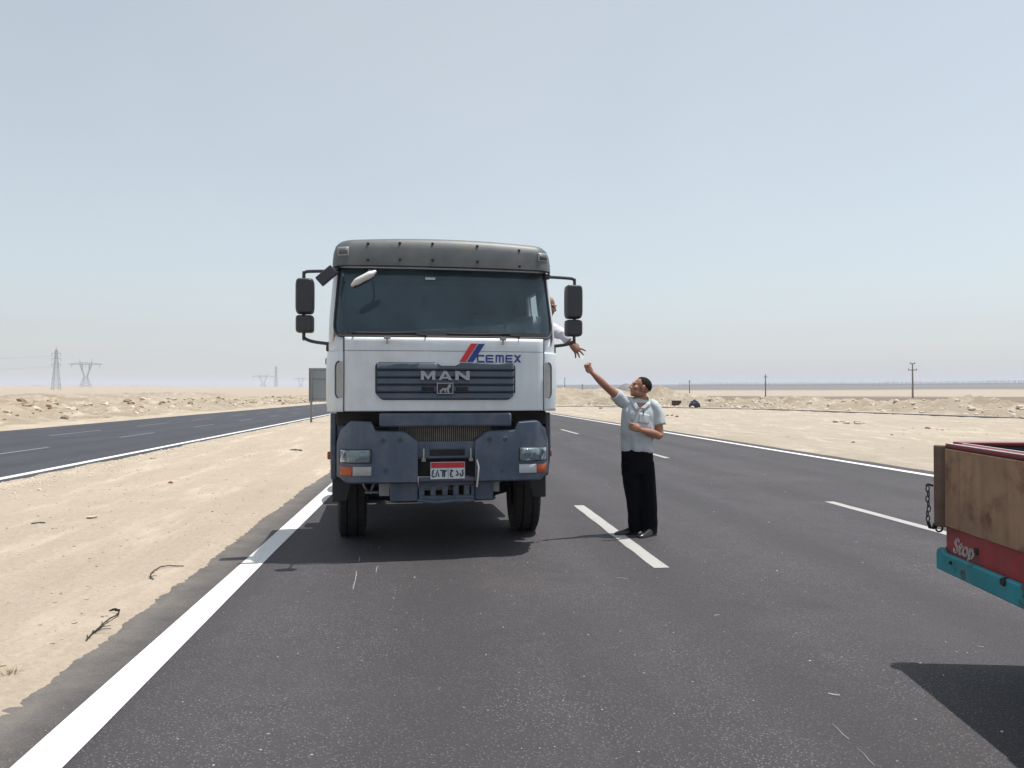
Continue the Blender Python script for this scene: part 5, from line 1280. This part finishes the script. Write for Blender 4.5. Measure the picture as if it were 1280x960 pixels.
# stones one can point at on the right verge
def stone(px, py, w_px, label, m='stone', i=0, grp=None, squash=1):
    c = G(px, py); s = w_px*c.dot(_fw)/F; me = rock_me(100+i, .75*squash, 2).copy(); me.materials.append(M[m])
    for v in me.vertices: v.co += v.co.normalized()*.08*noise.noise(v.co*5+Vector((i*3, 0, 0)))
    o = bpy.data.objects.new('stone', me); COL.objects.link(o); o.location = (c.x, c.y, max(0, drop(c.x, c.y, (median, verge, bankA, shoulder)))+.10*s); o.scale = (s, s*.8, s*.75); o.rotation_euler = (0, 0, i*1.3); tag(o, label, 'stone', grp); return o
stone(751, 512, 6, 'single grey-brown stone on the sand between truck and man', 'stone_tan', 1)
for i, (px, py, wd) in enumerate(((834,521,4),(840,521,4),(846,523,5),(831,523,3))): stone(px, py, wd, 'reddish stone in the small cluster beside the man', 'stone_red', 5+i, 'reddish stones beside the man')
for i, (px, py, wd) in enumerate(((1046,530,9),(1058,532,8),(1072,532,11),(1080,531,6),(1052,529,6))): stone(px, py, wd, 'pale rock in the cluster on the far sand verge', 'stone', 11+i, 'pale rocks on the far sand verge')
stone(1160, 538, 6, 'dark brown stone on the far verge above the cargo truck', 'stone_red', 21)
stone(1067, 556, 5, 'small dark stone on the open sand near the road edge', 'stone_red', 22)
for i, (px, py, wd) in enumerate(((1172,539,4),(1178,540,4),(1186,539,3),(1130,541,3),(1115,546,4))): stone(px, py, wd, 'small tan stone scattered above the cargo truck', 'stone_tan', 25+i, 'small tan stones above the cargo truck')
# stones on the median
stone(213, 608, 7, 'small red-brown stone alone on the sandy median', 'stone_red', 31)
stone(115, 654, 11, 'pale flat stone on the sandy median', 'stone', 32, squash=.5)
stone(191, 577, 8, 'pale stone at the gravel fringe of the median', 'stone_tan', 33, squash=.6)
stone(62, 525, 6, 'dark red-brown boulder on the rock bank beyond the far carriageway', 'stone_red', 34)
# burnt rubber strips and twigs
def strip(pxs, rad, label, seed=0, frays=0):
    """torn flat strip of rubber lying on the sand"""
    pts = []
    for (px, py, z) in pxs:
        g_ = G(px, py, .05); pts.append(Vector((g_.x, g_.y, drop(g_.x, g_.y, (median,))+.006+z)))
    o = empty('rubber_strip', pts[0]); q = []; n = 5
    for i in range(len(pts)-1):
        for k in range(n): q.append(pts[i].lerp(pts[i+1], k/n)-pts[0])
    q.append(pts[-1]-pts[0])
    q = [p+Vector((.006*nz(i, seed, .6, 3), .006*nz(i, seed, .6, 9), 0)) for i, p in enumerate(q)]
    rr_ = [(max(.0035, rad*(.6+.55*nz(i, seed, .35, 5))), .0045) for i in range(len(q))]; rr_[0] = rr_[-1] = (.003, .003)
    MB().tube(q, rr_, 6).build('strip', 'twig', o)
    for k in range(frays):
        a = random.uniform(-1.2, 1.2); b = q[random.randrange(2, max(3, len(q)//3))]; d_ = Vector((math.cos(a+seed), math.sin(a+seed), 0))
        MB().tube([b, b+d_*.05+Vector((0, 0, .006)), b+d_*.11+Vector((.01, -.02, 0))], [.004, .003, .002], 5).build('frayed_end', 'twig', o)
    tag(o, label, 'debris'); return o
strip(((107,796,.0),(113,791,.004),(121,785,.01),(129,778,.012),(136,772,.014),(143,768,.012),(148,765,.01),(149,763,.02),(143,762,.018),(136,763,.004)), .013, 'black torn rubber strip bent into a hook on the median sand', 1, 5)
strip(((192,723,.0),(188,721,.004),(188,718,.006),(193,714,.008),(200,710,.008),(209,707.5,.01),(219,706.5,.006),(230,705,.0)), .009, 'thin curved black rubber strip lying on the median sand', 2, 2)
strip(((39,655,.0),(44,656,.006),(50,656,.008),(57,655.5,.0)), .016, 'short flat black rubber strip far back on the median', 3)
strip(((362,563,.0),(367,563,.015),(373,564,.02),(378,564,.0)), .035, 'short dark scrap on the median sand beside the truck', 4)
# dry tuft
g_ = G(14, 850); tf = empty('dry_tuft', (g_.x, g_.y, drop(g_.x, g_.y, (median,)))); tag(tf, 'small dry grass tuft on the median sand', 'plant'); tbm = MB()
for i in range(26):
    a = random.random()*6.28; l_ = random.uniform(.03, .07); q = random.uniform(.3, 1.1); d_ = Vector((math.cos(a), math.sin(a), 0)); s_ = Vector((-d_.y, d_.x, 0))*.0022; p0 = d_*random.uniform(0, .05)
    p1_ = p0+d_*l_*q*.5+Vector((0,0,l_*.5)); p2_ = p0+d_*l_*q+Vector((0,0,l_*.55))
    tbm.add([p0-s_, p0+s_, p1_+s_*.8, p1_-s_*.8, p2_], [(0,1,2,3),(3,2,4)])
tbm.build('blades', 'dry', tf, fix=False)
# far fence posts along the grey plateau
ff = empty('far_fence', (0, 0, 0)); tag(ff, 'line of thin fence posts along the distant grey plateau', 'fence'); fbm = MB(); wires = MB()
for i in range(190):
    px = 850+i*2.4+random.uniform(-.4, .4); c = D(px, 487, 1150); g0 = H(c.x, c.y); fbm.box(c.x-.28, c.x+.28, c.y-.28, c.y+.28, g0-.2, g0+random.uniform(4.2, 6.2))
po_ = fbm.build('posts', 'pole', ff, smooth=False, fix=False); po_['kind'] = 'stuff'
print('tris', sum(len(o.data.polygons) for o in bpy.data.objects if o.type == 'MESH'))
